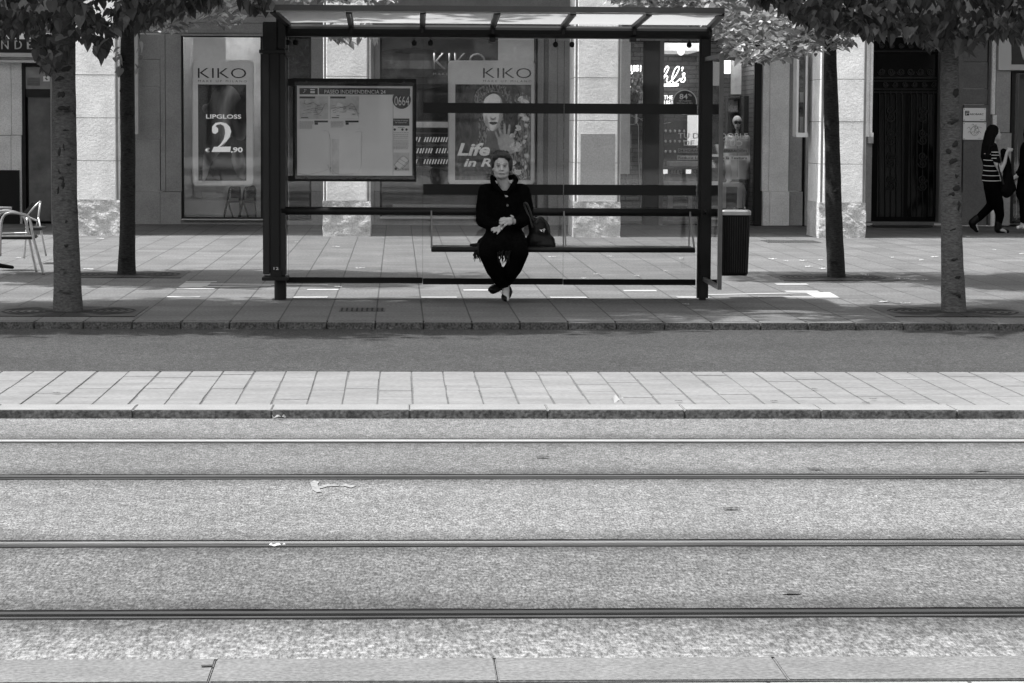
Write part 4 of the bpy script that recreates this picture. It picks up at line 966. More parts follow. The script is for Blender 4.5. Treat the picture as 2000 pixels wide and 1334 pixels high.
# side wind screen
x_a, x_b, ya, yb = rp.x+.0, W(1407.5, 330, 22.25).x, SY-.05, 22.25
z1, z0 = W(1407, 108, 22.25).z, W(1407, 562, 22.25).z
k = MB(); P4 = [Vector((x_a+.01, ya, z0)), Vector((x_b, yb, z0)), Vector((x_b, yb, z1)), Vector((x_a+.01, ya, z1))]
k.bar(P4[0], P4[1], .03, .035); k.bar(P4[2], P4[3], .03, .035); k.bar(P4[1]-Vector((0, 0, .015)), P4[2]+Vector((0, 0, .015)), .036, .036)
sp('side_frame', k, M('side_frame_grey', .09, .35, metal=.2))
k = MB(); f = [k.b.verts.new(v) for v in P4]; k.b.faces.new(f); sp('side_glass', k, glassmat('side_tinted_glass', .55, 1.2))
# round lamps under the beam
for i, (x, y) in enumerate(((561, 83), (577, 83), (809, 84), (841, 84), (1085, 87), (1117, 87), (1346, 88))):
    k = MB(); c = W(x, y, SY+.03); k.bar(c, c+Vector((0, 0, .08)), .004, .004, 8); k.ell(c, (.024, .014, .026), seg=14); sp('glass_clamp', k, m_blk, smooth=True)
# ---- timetable case
YT = SY+.03
t = thing('timetable_case', W(692, 354, YT), 'black framed timetable panel reading PASEO INDEPENDENCIA 24 on the shelter glass', 'timetable')
k = MB()
for r4 in ((572, 153.5, 813, 167.5), (572, 343, 813, 354.5), (572, 167.5, 580, 343), (805.5, 167.5, 813, 343)): k.pxbox(*r4, YT-.02, YT+.03)
k.pxbox(562, 153.5, 572, 167.5, YT-.02, YT+.03); k.pxbox(562, 343, 572, 354.5, YT-.02, YT+.03)
k.build('case_frame', m_blk, t)
k = MB()
for x in (598, 694, 789):
    for y in (159.5, 347.5): a = W(x, y, YT-.02); k.bar(a, a+Vector((0, -.006, 0)), .009, .008, 10)
k.build('bolt', m_sh, t)
m_sheet, nt, bs = newmat('faded_timetable_paper'); bs.inputs['Roughness'].default_value = .5
c1 = ramp(nt, tex(nt, 2.2, 5, .6), [(.3, .82), (.7, .92)]); nt.links.new(c1, bs.inputs['Base Color'])
YP = YT-.004
MB().pxbox(579, 167, 806, 343.5, YP, YP+.01).build('sheet', m_sheet, t)
m_ink = M('dark_ink', .045, .5, var=.1); m_ink2 = M('grey_ink', .2, .6); m_tone = M('map_tone', .66, .6, var=.15, scale=20)
k = MB(); k.pxbox(585, 172, 620.5, 184.3, YP-.003, YP-.001); k.pxbox(623, 172, 801, 184.5, YP-.003, YP-.001); k.px(circ(784.5, 194.5, 18, 18, 32), YP-.0045, .003)
k.pxbox(767.5, 231.5, 799.5, 245.5, YP-.003, YP-.001); k.build('dark_band', m_ink, t)
k = MB(); k.tpx('PASEO INDEPENDENCIA 24', 633.5, 753, 183, 175.3, YP-.003, depth=.002, bold=.008); k.tpx('0664', 770.5, 799, 206, 187, YP-.0045, depth=.002, bold=-.006)
k.strip([(592, 181), (596, 178), (594, 175), (599, 175.5)], .008, YP-.0045, .003); k.pxbox(606, 174, 615, 176, YP-.005, YP-.003); k.pxbox(606, 178, 615, 182, YP-.005, YP-.003)
k.tpx('Consulta el tiempo', 769, 797, 236.5, 234, YP-.003, depth=.001).tpx('de espera en', 772, 794, 240.2, 238, YP-.003, depth=.001)
k.build('lettering', m_pwhite, t)
k = MB(); k.pxbox(585, 188, 641, 232.5, YP-.002, YP-.0008); k.pxbox(644.5, 188, 701, 232.5, YP-.002, YP-.0008); k.pxbox(767.5, 298, 799.5, 334, YP-.002, YP-.0008); k.pxbox(585, 266, 644, 300, YP-.0012, YP-.0008) if False else None
k.build('map', m_tone, t)
MB().px([(660, 200), (668, 203), (671, 215), (690, 216), (700, 228), (700, 232), (646, 232), (646, 212), (655, 212)], YP-.0028, .001).px([(771, 322), (788, 305), (797, 313), (780, 330)], YP-.0028, .001).build('map_land', m_sheet, t)
k = MB(); L = YP-.004
for P in ([(593, 216), (606, 213), (616, 211), (626, 215), (632, 209), (634, 204), (639, 202)], [(616, 211), (617, 217), (622, 222), (628, 217), (632, 209)], [(649, 217), (665, 210), (680, 207), (686, 202), (692, 207), (698, 220), (702, 222)], [(646, 213), (660, 209), (676, 210)]): k.strip(P, .011, L, .002)
for P in ([(596, 196), (594, 201), (600, 204), (610, 200), (617, 203), (622, 207)], [(770, 322), (786, 305), (798, 315), (782, 331), (770, 322)], [(776, 315), (791, 325)], [(781, 311), (795, 319)]): k.strip(P, .004, L, .002)
rr = random.Random(3)
for q in range(22):
    x = rr.uniform(590, 630); y = rr.uniform(201, 226); k.strip([(x, y), (x+rr.uniform(3, 8), y)], .007, L, .002, 1)
    x = rr.uniform(648, 690); y = rr.uniform(201, 226); k.strip([(x, y), (x+rr.uniform(3, 8), y)], .007, L, .002, 1)
for x0_, x1_, y0_, y1_, st in ((585, 612, 237, 251, 2.2), (646, 671, 237, 249, 2.2), (769, 798, 259, 272, 3.6), (769, 798, 275, 292, 2.6)):
    y = y0_
    while y < y1_:
        x = x0_
        while x < x1_-2:
            wl = rr.uniform(1.5, 5); k.strip([(x, y), (min(x+wl, x1_), y)], .0055, L, .002, 1); x += wl+1
        y += st
k.build('small_print', m_ink, t)
k = MB(); k.pxbox(585, 188.5, 615.5, 192.3, L, L+.002); k.pxbox(645, 188.5, 675, 192.3, L, L+.002); k.pxbox(614, 235.5, 640.5, 239, L, L+.002); k.pxbox(674.5, 235.5, 700.5, 239, L, L+.002); k.pxbox(614.5, 239.2, 621, 243.5, L, L+.002); k.pxbox(675, 239.2, 681, 243.5, L, L+.002); k.pxbox(588, 229, 602, 230.6, L, L+.002); k.pxbox(648, 229, 662, 230.6, L, L+.002)
k.tpx('avanza', 777, 790, 250, 247, L+.002, depth=.002)
for x in (771, 786, 794): k.px(circ(x, 253, 2.4, 2.4, 10), L, .002)
k.px(circ(773, 329.5, 2.6, 2.6, 10), L-.001, .002); k.tpx('Zaragoza', 785, 799, 331.5, 328, L+.002, depth=.002)
k.build('dark_label', m_ink, t)
# faded edges of an old timetable, water stains
def stain(name, v, P, w_, kk):
    k = MB(); k.strip(P, w_, YP-.0015-kk*.0004, .0012, 5); return k.build(name, M('water_stain%d' % kk, v*.8, .6, var=.3, scale=25), t)
stain('water_stain', .25, [(643, 262), (645, 275), (644.5, 292), (645, 310), (646, 330), (644, 341)], .007, 0)
stain('water_stain', .3, [(632, 255), (641, 257), (643.5, 266)], .010, 1); stain('water_stain', .3, [(582, 338), (600, 341), (618, 337), (632, 334), (640, 330)], .012, 2)
stain('water_stain', .33, [(694, 258), (704, 257), (706.5, 266), (706, 300), (705, 325), (699, 336)], .006, 3); stain('water_stain', .33, [(648, 330), (655, 338), (670, 341), (690, 339)], .009, 4)
stain('water_stain', .27, [(640, 322), (646, 334), (652, 341)], .02, 5)
k = MB(); k.pxbox(648, 271, 662, 340, YP-.0008, YP+.001); k.build('faded_area', M('faded_tone', .74, .6), t)
k = MB(); k.pxbox(662.5, 255, 706, 338, YP-.0006, YP+.001); k.build('faded_area', M('faded_tone_b', .92, .6, var=.05), t)
k = MB(); k.pxbox(767.3, 185, 768, 342, YP-.0009, YP+.001); k.build('sheet_edge', m_ink2, t)
# case glass
MB().pxbox(576, 160, 809, 350, YT-.025, YT-.021).build('cover_glass', glassmat('case_glass', .97, .7), t)

# ================================================================ LITTER BIN
t = thing('litter_bin', (W(1433, 540, 23.9).x, 23.9, W(1433, 540, 23.9).z), 'dark ribbed litter bin with a bright metal lid hung beside the shelter', 'litter bin')
c0 = W(1432, 475, 23.9).x; zt_, zb_ = W(1433, 417, 23.85).z, W(1433, 538, 23.85).z
def rrect(w_, d_, z, r=.04, n=4, cx=c0, cy=23.9):
    P = []
    for sx, sy, a0 in ((1, -1, -90), (1, 1, 0), (-1, 1, 90), (-1, -1, 180)):
        for q in range(n+1): a = radians(a0+90*q/n); P.append((cx+sx*(w_-r)+r*cos(a), cy+sy*(d_-r)+r*sin(a), z))
    return P
k = MB(); k.loft([rrect(.118, .10, zb_, .03), rrect(.128, .11, zb_+.02, .035), rrect(.143, .125, zt_, .04)]); k.build('body', m_blk, t)
k = MB()
for q in range(11):
    x = -.105+q*.021; k.bar((c0+x*.95, 23.9-.112, zb_+.03), (c0+x*1.02, 23.9-.124, zt_-.03), .007, .008)
k.build('ribs', M('bin_rib', .009, .35), t)
k = MB(); k.loft([rrect(.147, .13, zt_-.012, .045), rrect(.149, .132, zt_+.02, .045), rrect(.14, .122, zt_+.03, .045), rrect(.115, .1, zt_+.031, .04), rrect(.11, .095, zt_+.012, .04)]); k.build('lid', M('polished_lid', .55, .3, metal=.9, var=.1, scale=12), t, smooth=False)
MB().box(rp.x+.03, c0-.1, 23.84, 23.87, zt_-.12, zt_-.08).box(rp.x+.03, c0-.1, 23.84, 23.87, zb_+.1, zb_+.14).build('bracket', m_blk, t)
# ================================================================ TREES
def bark(name, v, dark, sc=1.0):
    m, nt, bs = newmat(name); bs.inputs['Roughness'].default_value = .9; bs.inputs['Specular IOR Level'].default_value = .2
    a = ramp(nt, tex(nt, 26*sc, 5, .7, stretch=(1, 1, 3.2)), [(.3, .45), (.7, 1.5)])
    b = ramp(nt, tex(nt, 5*sc, 3, .6, stretch=(1, 1, 1.6)), [(.3, dark), (.40, 1), (.7, 1.15)])
    c = ramp(nt, tex(nt, 14*sc, 4, .6, stretch=(.8, .8, 2.4)), [(.28, .3), (.36, 1)])
    nt.links.new(mul(nt, mul(nt, mul(nt, a, b), c), float(v)), bs.inputs['Base Color']); bump(nt, bs, tex(nt, 30*sc, 5, .7, stretch=(1, 1, 2.6)), .012); return m
LEAF = [(0, .06), (.20, .17), (.40, .10), (.5, -.14), (.40, -.45), (.16, -.78), (0, -1.0)]
def add_leaf(b, p, s, ax, drop, rnd):
    """heart shaped leaf folded along its midrib, hanging from p"""
    t = Vector((cos(ax)*cos(drop), sin(ax)*cos(drop), -sin(drop))); side = Vector((-sin(ax), cos(ax), 0)); roll = rnd.uniform(-.6, .6)
    nrm = t.cross(side); side = (side*cos(roll)+nrm*sin(roll)); nrm = t.cross(side)
    fold = rnd.uniform(.12, .55); curl = rnd.uniform(-.1, .45); wd = rnd.uniform(.8, 1.05)
    def pt(u, v): 
        l = -v; return p+(t*l+side*u*wd*cos(fold)+nrm*(abs(u)*sin(fold)-curl*l*l*.5))*s
    mid = [b.verts.new(pt(0, LEAF[0][1])), b.verts.new(pt(0, -.4)), b.verts.new(pt(0, -1))]
    for sg in (1, -1):
        q = [b.verts.new(pt(sg*u, v)) for u, v in LEAF[1:-1]]
        b.faces.new([mid[0], q[0], q[1], q[2], mid[1]] if sg > 0 else [mid[1], q[2], q[1], q[0], mid[0]])
        b.faces.new([mid[1], q[2], q[3], q[4], mid[2]] if sg > 0 else [mid[2], q[4], q[3], q[2], mid[1]])
def tree(name, base, path, label, seed, cz=4.7, crx=3.5, cry=1.7, crz=2.1, nclump=240, low=2.75, mat=None, lmat=None, fills=(), group='street trees', marks=True, lean=0, ysh=-.3, lsz=.1, ncl=46):
    rnd = random.Random(seed); t = thing(name, (base[0], base[1], 0), label, 'tree', group)
    # trunk with slightly irregular rings
    b = MB(); rings = []; N = 26; pts = [Vector(q[:3]) for q in path]; rr = [q[3] for q in path]
    P = crom([tuple(q) for q in path], 9, False)
    for (x, y, z, r) in P:
        rings.append([(x+r*(1+.05*noise.noise(Vector((cos(a)*1.5+seed, sin(a)*1.5, z*2.5))) + .04*noise.noise(Vector((cos(a)*5+seed, sin(a)*5, z*9))))*cos(a), y+r*(1+.05*noise.noise(Vector((cos(a)*1.5+seed, sin(a)*1.5, z*2.5))))*sin(a), z) for a in [2*pi*k/N for k in range(N)]])
    b.loft(rings)
    top = P[-1]
    # limbs
    tips = []
    for q in range(9):
        a = q*2.4+seed; z0 = rnd.uniform(2.5, top[2]); i = min(range(len(P)), key=lambda k: abs(P[k][2]-z0)); s0 = Vector(P[i][:3])
        e = Vector((base[0]+crx*.7*cos(a), base[1]+cry*.7*sin(a), rnd.uniform(cz-.6, cz+crz*.6))); m_ = (s0+e)/2+Vector((0, 0, .25))
        b.tube([s0, m_, e], [P[i][3]*.5, .04, .015], 8); tips.append(e)
    trunk = b.build('trunk', mat, t, smooth=True)
    if marks:
        k = MB(); front = -pi/2; msc = M('bark_scar', .02, .9, var=.4, scale=30)
        for (mx, mz, mw, mh) in marks:
            i = min(range(len(P)), key=lambda k_: abs(P[k_][2]-mz)); c = P[i]; a = front+mx; rr_ = c[3]*1.0
            k = MB(); k.ell((c[0]+rr_*cos(a)*.985, c[1]+rr_*sin(a)*.985, mz), (mw, .012, mh), (0, rnd.uniform(-.25, .25), a+pi/2), 10)
            for v in k.b.verts: v.co += Vector((1, .3, 1.2))*noise.noise(v.co*38)*.018
            k.build('bark_scar', msc, t, smooth=True)
    # crown
    k = MB(); bm = k.b
    for c_ in range(nclump):
        while True:
            v = Vector((rnd.uniform(-1, 1), rnd.uniform(-1, 1), rnd.uniform(-1, 1)))
            if .25 < v.length < 1: break
        v = v*(.55+.45*v.length); cc = Vector((base[0]+lean+v.x*crx, base[1]+ysh+v.y*cry, cz+v.z*crz))
        if cc.z < low+.2: cc.z = low+.2+rnd.uniform(0, .5)
        for q in range(ncl):
            p = cc+Vector((rnd.gauss(0, .22), rnd.gauss(0, .22), rnd.gauss(0, .17)))
            if p.z < low-.12: continue
            add_leaf(bm, p, lsz*(1.15 if p.z < 3.2 else 1.7)*rnd.uniform(.6, 1.15), rnd.uniform(0, 6.28), rnd.uniform(.0, 1.0), rnd)
    # twigs and leaves that hang down into view
    for (prof, Y0, Y1, n, thick, flat) in fills:
        for q in range(int(n*1.3)):
            x = rnd.uniform(prof[0][0], prof[-1][0])
            for (xa, ya), (xb, yb) in zip(prof[:-1], prof[1:]):
                if xa <= x <= xb: break
            yl = ya+(yb-ya)*(x-xa)/(xb-xa); y = yl-8-abs(rnd.gauss(0, thick)) if rnd.random() < .45 else rnd.uniform(-45, yl-8)
            if rnd.random() < .06: y = yl-rnd.uniform(-4, 6)
            if y > yl: continue
            p = W(x, y, rnd.uniform(Y0, Y1)); add_leaf(bm, p, lsz*rnd.uniform(.55, 1.15), rnd.uniform(0, 6.28), rnd.uniform(.3, 1.4)*(.35 if flat else 1), rnd)
    if not fills: pass
    k.build('crown', lmat, t, fixn=False)
    # a few bare twigs
    k = MB()
    for q in range(10):
        a = rnd.uniform(0, 6.28); s0 = Vector(P[int(len(P)*.8)][:3]); e = s0+Vector((cos(a)*rnd.uniform(.5, 1.2), sin(a)*rnd.uniform(.4, 1), rnd.uniform(.1, .5)))
        k.tube([s0, (s0+e)/2+Vector((0, 0, .12)), e], [.014, .009, .004], 6)
    k.build('twigs', mat, t)
    return t
bk1 = bark('bark_pale', .10, .35); bk2 = bark('bark_dark', .038, .45); bk3 = bark('bark_mid', .11, .35)
lf1 = leafmat('leaf_shaded', .085, .11); lf2 = leafmat('leaf_sunlit', .30, .28)  # one leaf in two tones, crown shade and sunlight put into the colour
def tp(spec, Y):    # spec: (px_left, px_right, py) rows
    out = []
    for l, r, y in spec:
        a = W(l, y, Y); b = W(r, y, Y); out.append(((a.x+b.x)/2, Y, max(0, (a.z+b.z)/2), (b.x-a.x)/2))
    out[0] = (out[0][0], Y, 0, out[0][3]); c = out[-1]
    for z in (3.0, 3.6, 4.4): out.append((c[0]+(z-c[2])*.02, Y, z, c[3]*(1-(z-2.3)*.18)))
    return out
A = 21.93
t1 = tree('street_tree', (-2.72, A), tp([(104, 162, 609), (105, 159, 560), (103.5, 155, 480), (101.5, 151, 380), (101, 149, 250), (102, 147.5, 120), (101, 148, 20)], A),
     'thick barked tree at the left kerb in front of the sunlit first pillar', 11, lmat=lf1, mat=bk1,
     marks=((-.1, 1.79, .035, .022), (.1, 1.68, .05, .012), (-.2, 1.92, .04, .012), (.35, 2.0, .045, .02), (-.25, 1.32, .009, .05), (.12, 1.36, .012, .03), (.3, 1.5, .03, .008), (-.3, 1.15, .008, .03), (.5, 1.22, .03, .008), (.2, .75, .012, .01), (.1, .55, .018, .014), (-.4, 1.0, .01, .04), (-.1, 1.1, .03, .012), (.0, 1.05, .01, .04)),
     fills=(([(-60, 66), (0, 76), (30, 70), (60, 74), (75, 124), (95, 142), (125, 120), (148, 70), (160, 78), (186, 100), (194, 108), (215, 84), (232, 62), (262, 50), (280, 56), (292, 44), (320, 40), (338, 26), (350, 38), (375, 22), (400, 14), (430, 8)], 21.2, 22.6, 900, 26, False), ([(470, 18), (500, 30), (530, 12)], 22.0, 22.6, 40, 10, False)))
t2 = tree('street_tree', (-2.8, 27.4), tp([(229, 265.5, 537), (231, 264, 500), (234, 264.5, 430), (235, 264.5, 330), (235, 264, 250), (234, 263, 150), (236, 262, 60)], 27.4),
     'slim dark trunked tree behind the left kerb tree, in front of the first pillar edge', 23, lmat=lf2, mat=bk2, low=2.95, crx=2.2, cry=1.5, ysh=-.9, lean=-1.0,
     marks=((.6, 1.7, .02, .04), (.7, 1.45, .02, .04), (-.3, 1.25, .03, .01), (-.8, 1.9, .02, .03), (.3, 1.3, .03, .012)),
     fills=(([(300, 60), (310, 70), (345, 68), (375, 58), (380, 30), (400, 40), (425, 56), (455, 52), (470, 62), (476, 20)], 26.6, 28.2, 230, 16, True), ([(222, 130), (232, 150), (236, 150)], 27.2, 27.4, 12, 30, False), ([(262, 140), (268, 150), (275, 130)], 27.2, 27.4, 8, 14, False), ([(640, 80), (650, 82), (685, 88), (700, 92), (725, 86), (735, 80)], 26.8, 27.4, 45, 8, False), ([(540, 6), (600, 10), (700, 9), (790, 6)], 26.5, 28, 190, 10, True)))
t3 = tree('street_tree', (4.69, 22.05), tp([(1838.5, 1887, 611), (1838, 1885, 560), (1838, 1880, 470), (1837, 1877, 350), (1836.5, 1875, 230), (1838, 1872, 100), (1839, 1870, 20)], 22.05),
     'rough barked tree at the right kerb, in front of the black door edge', 37, lmat=lf1, mat=bk3,
     marks=((.5, 1.85, .03, .04), (.0, 1.6, .05, .015), (.35, 1.42, .03, .02), (.1, 1.28, .035, .02), (-.4, 1.36, .03, .02), (.4, 1.05, .035, .025), (.3, 1.15, .02, .02), (.0, .45, .03, .008), (.2, .3, .025, .01), (.3, .15, .03, .01), (-.1, .7, .025, .008), (.6, .9, .01, .05), (-.1, 1.0, .03, .015)),
     fills=(([(1470, 4), (1520, 12), (1560, 40), (1600, 60), (1640, 62), (1665, 58), (1690, 68), (1705, 72), (1730, 70), (1750, 74), (1775, 68), (1800, 84), (1815, 96), (1828, 96), (1840, 76), (1870, 90), (1885, 104), (1900, 90), (1920, 78), (1950, 72), (1975, 66), (1995, 86), (2040, 84)], 21.3, 22.7, 1150, 24, False),))
t4 = tree('street_tree', (4.52, 27.2), tp([(1616, 1652, 543), (1614, 1648, 480), (1612, 1644, 400), (1611, 1641, 300), (1609, 1638, 220), (1609, 1634, 120), (1612, 1634, 60)], 27.2),
     'slim dark trunked tree right of the litter bin, in front of the last pillar', 41, lmat=lf2, mat=bk2, low=2.95, crx=2.1, cry=1.5, ysh=-.9, lean=.9,
     marks=((.0, 1.48, .05, .012), (.1, 1.35, .04, .01), (-.8, 1.9, .03, .05), (-.7, 2.1, .02, .03), (-.3, 1.0, .012, .04), (.2, .9, .02, .03)),
     fills=(([(1190, 4), (1230, 10), (1290, 14), (1335, 34), (1350, 44), (1395, 58), (1405, 88), (1420, 116), (1445, 122), (1470, 128), (1495, 134), (1510, 112), (1530, 120), (1545, 116), (1570, 108), (1605, 104), (1640, 96), (1660, 98), (1670, 60)], 26.2, 28.2, 1700, 34, True),))
# neighbours outside the frame, they shade the pavement
for q, (x, y, m_, s) in enumerate(((-10.1, 21.9, lf1, 3), (-10.1, 27.3, lf2, 4), (12.0, 22.0, lf1, 5), (12.0, 27.2, lf2, 6), (-17.4, 24.6, lf1, 8))):
    tree('street_tree', (x, y), [(x, y, 0, .12), (x, y, 1.2, .1), (x, y, 2.4, .09), (x, y, 3.4, .07), (x, y, 4.5, .05)], '%s tree beyond the %s edge of the picture' % (('first kerb row', 'first inner row', 'first kerb row', 'first inner row', 'second')[q], 'left' if x < 0 else 'right'), s, lmat=m_, mat=bk2, marks=None, nclump=90, ncl=40, lsz=.17, cry=(2.0 if y < 25 else 1.5), ysh=(0 if y < 25 else -.9), crx=3)
# trees and houses across the avenue (seen as reflections in the shop glass)
for q in range(5):
    x = -16+q*8.5; tree('avenue_tree', (x, -22), [(x, -22, 0, .14), (x, -22, 1.4, .12), (x, -22, 2.8, .1), (x, -22, 4, .07), (x, -22, 5, .05)], 'broad tree across the avenue behind the camera, %s of five' % ('first', 'second', 'third', 'fourth', 'last')[q], 60+q, cz=5.4, crx=3, cry=2.4, crz=2.6, lmat=lf1, mat=bk2, marks=None, nclump=60, ncl=26, lsz=.26, group='trees across the avenue')
H_ = thing('apartment_building', (0, -52, 0), 'long stone apartment house across the avenue behind the camera', 'building')
MB().box(-60, 60, -60, -52, 0, 15).build('wall', stone('opposite_stone', .35), H_)
k = MB()
for fl in range(4):
    for q in range(34): x = -58+q*3.5; k.box(x, x+1.3, -52.0, -51.96, 1+fl*3.5, 3.2+fl*3.5)
k.build('windows', m_dkf, H_)
# ================================================================ SEATED WOMAN
m_skin = M('skin', .5, .5, var=.1, scale=30, spec=.4, bd=.0012, bsc=140)
m_coat = M('black_wool', .0035, .95, var=.3, scale=25, spec=.03, bd=.004, bsc=60)
m_trou = M('black_trousers', .003, .95, spec=.03)
m_shoe = M('black_shoe', .005, .5, spec=.2)
m_hair, nt, bs = newmat('grey_hair'); bs.inputs['Roughness'].default_value = .45
nt.links.new(ramp(nt, tex(nt, 60, 4, .7, stretch=(1, 1, .35)), [(.36, .004), (.68, .055)]), bs.inputs['Base Color']); bump(nt, bs, tex(nt, 75, 4, .7, stretch=(1, 1, .3)), .012)
PX, PYY = .955, 23.3
def q3(px, py, Y): v = W(px, py, Y); return v
person = thing('person', (PX, 23.15, 0), 'elderly person in a black coat sitting with crossed ankles on the shelter bench', 'person')
def seatw():
    k = MB()
    hd = q3(979, 325, 23.28)                     # head centre
    # skull, face, jaw
    k.ell(hd+Vector((0, .02, .018)), (.073, .092, .098)); k.ell(hd+Vector((0, -.022, -.03)), (.071, .068, .082)); k.ell(hd+Vector((0, -.04, -.08)), (.054, .048, .034)); k.ell(hd+Vector((-.036, -.03, -.075)), (.028, .035, .026)); k.ell(hd+Vector((.036, -.03, -.075)), (.028, .035, .026))
    k.ell(hd+Vector((-.033, -.058, -.038)), (.028, .026, .028)); k.ell(hd+Vector((.033, -.058, -.038)), (.028, .026, .028))      # cheeks
    k.ell(hd+Vector((0, -.07, .022)), (.05, .02, .012))                                                                          # brow
    k.limb([hd+Vector((0, -.082, .008)), hd+Vector((0, -.102, -.026))], [.008, .0135]); k.ell(hd+Vector((-.013, -.09, -.03)), (.0085, .009, .008)); k.ell(hd+Vector((.013, -.09, -.03)), (.0085, .009, .008))
    k.ell(hd+Vector((0, -.083, -.056)), (.026, .014, .008)); k.ell(hd+Vector((0, -.08, -.067)), (.022, .014, .008))
    for s in (-1, 1):
        k.ell(hd+Vector((s*.074, .012, -.01)), (.011, .02, .031)); 
        k.limb([hd+Vector((s*.028, -.08, -.04)), hd+Vector((s*.034, -.074, -.065))], [.006, .005])
    # neck
    k.limb([hd+Vector((.0, .02, -.07)), q3(985, 362, 23.33), q3(986, 373, 23.34)], [.052, .055, .06])
    # torso
    k.limb([q3(986, 380, 23.38), q3(985, 400, 23.36), q3(984, 440, 23.36), q3(984, 466, 23.36)], [.085, .115, .125, .125], 16)
    k.limb([q3(953, 377, 23.38), q3(1016, 377, 23.38)], [.045, .045])
    # arms
    k.limb([q3(949, 374, 23.36), q3(944, 405, 23.33), q3(944, 428, 23.28), q3(965, 440, 23.12), q3(976, 445, 23.03)], [.055, .05, .044, .036, .026])
    k.limb([q3(1020, 374, 23.36), q3(1026, 405, 23.33), q3(1025, 424, 23.27), q3(1010, 434, 23.1), q3(1003, 433, 23.03)], [.055, .05, .044, .034, .027])
    # thighs, shins, ankles (crossed)
    k.limb([q3(968, 474, 23.38), q3(957, 485, 23.05), q3(951, 492, 22.86), q3(966, 527, 22.98), q3(983, 551, 23.12), q3(988, 560, 23.14)], [.085, .078, .062, .054, .036, .031])
    k.limb([q3(1002, 474, 23.38), q3(1010, 485, 23.05), q3(1015, 492, 22.86), q3(1000, 525, 22.98), q3(982, 548, 23.17), q3(975, 556, 23.2)], [.085, .078, .062, .054, .036, .031])
    # feet
    k.limb([q3(988, 560, 23.14), q3(988, 566, 23.1), q3(988, 576, 23.02), q3(990, 584, 22.97)], [.031, .034, .032, .022]); k.limb([q3(974, 557, 23.2), q3(970, 560, 23.14), q3(964, 564, 23.06), q3(959, 565, 23.0)], [.031, .034, .032, .02])
    # hands: palms and five separate fingers each.  Upper (her left) hand lies across the lower
    ph = q3(994, 432, 23.0)
    k.limb([q3(1003, 432, 23.03), q3(996, 430, 22.995), q3(989, 430, 22.985)], [.026, .027, .024]); k.ell(q3(993, 434, 22.985), (.038, .02, .028), (0, .25, 0))
    for i, (a, b, c_) in enumerate((((986, 426, 22.975), (979, 427, 22.968), (976, 431, 22.975)), ((986, 430, 22.968), (978, 431.5, 22.962), (975.5, 436, 22.97)), ((987, 434, 22.966), (980, 437, 22.96), (978, 440, 22.97)), ((990, 437.5, 22.968), (985, 441, 22.965), (984, 443, 22.975)))):
        k.limb([q3(*a), q3(*b), q3(*c_)], [.0105, .0095, .008], 8)
    k.limb([q3(1001, 428, 22.99), q3(1002, 423.5, 22.975), q3(998, 421, 22.972)], [.012, .010, .008], 8)
    k.limb([q3(978, 444, 23.02), q3(974, 447, 22.985)], [.026, .022]); k.ell(q3(976, 446.5, 22.985), (.034, .016, .022), (0, -.3, 0))
    for a, b, c_ in (((971, 445, 22.97), (964, 445.5, 22.955), (960, 447, 22.955)), ((970, 447, 22.97), (964, 448.8, 22.955), (960, 450.5, 22.955)), ((972, 449, 22.97), (967, 452, 22.955), (964, 454, 22.955)), ((976, 450, 22.97), (973.5, 453.5, 22.955), (971, 457, 22.955))):
        k.limb([q3(*a), q3(*b), q3(*c_)], [.010, .009, .007], 8)
    k.limb([q3(980, 444, 22.99), q3(977, 442, 22.975)], [.011, .009], 8)
    k.fuse('body', m_skin, person, .0048, 2)
    # eyes, brows, lips
    k = MB()
    ew = M('eye_white', .16, .4, var=0)
    for s in (-1, 1): MB().ell(hd+Vector((s*.028, -.079, .002)), (.0115, .007, .0042), seg=12).build('eye', ew, person, smooth=True)
    bd_ = M('brow_dark', .07, .6)
    for s in (-1, 1):
      k = MB(); k.ell(hd+Vector((s*.028, -.0865, .002)), (.0062, .003, .0042), seg=10); k.limb([hd+Vector((s*.014, -.087, .007)), hd+Vector((s*.028, -.0885, .0105)), hd+Vector((s*.043, -.081, .006))], [.0014, .0022, .0014], 6); k.limb([hd+Vector((s*.013, -.09, .024)), hd+Vector((s*.03, -.089, .030)), hd+Vector((s*.048, -.078, .024))], [.0012, .0018, .001], 6)
      k.limb([hd+Vector((s*.018, -.0865, -.008)), hd+Vector((s*.03, -.086, -.012)), hd+Vector((s*.04, -.08, -.008))], [.0008, .0011, .0008], 6)
      k.build('eyebrow', bd_, person)
    k = MB(); k.limb([hd+Vector((-.028, -.087, -.0675)), hd+Vector((-.012, -.097, -.0605)), hd+Vector((0, -.098, -.0612)), hd+Vector((.012, -.097, -.0605)), hd+Vector((.028, -.087, -.0685))], [.0018, .003, .003, .003, .0018], 6)
    k.build('lips', M('lip_shade', .1, .5), person)
    # hair: short, swept up and back
    k = MB(); k.ell(hd+Vector((0, .04, .05)), (.090, .09, .086)); k.ell(hd+Vector((.012, -.02, .096)), (.066, .05, .028)); k.ell(hd+Vector((-.05, -.015, .078)), (.03, .045, .026)); k.ell(hd+Vector((.052, -.02, .082)), (.032, .045, .03)); rnd = random.Random(5)
    k.ell(hd+Vector((-.076, .02, .03)), (.02, .05, .06)); k.ell(hd+Vector((.081, .02, .02)), (.024, .055, .068)); k.ell(hd+Vector((0, .06, -.01)), (.08, .06, .07)); k.ell(hd+Vector((.078, .012, -.01)), (.015, .026, .035)); k.ell(hd+Vector((-.075, .014, -.005)), (.012, .024, .03))
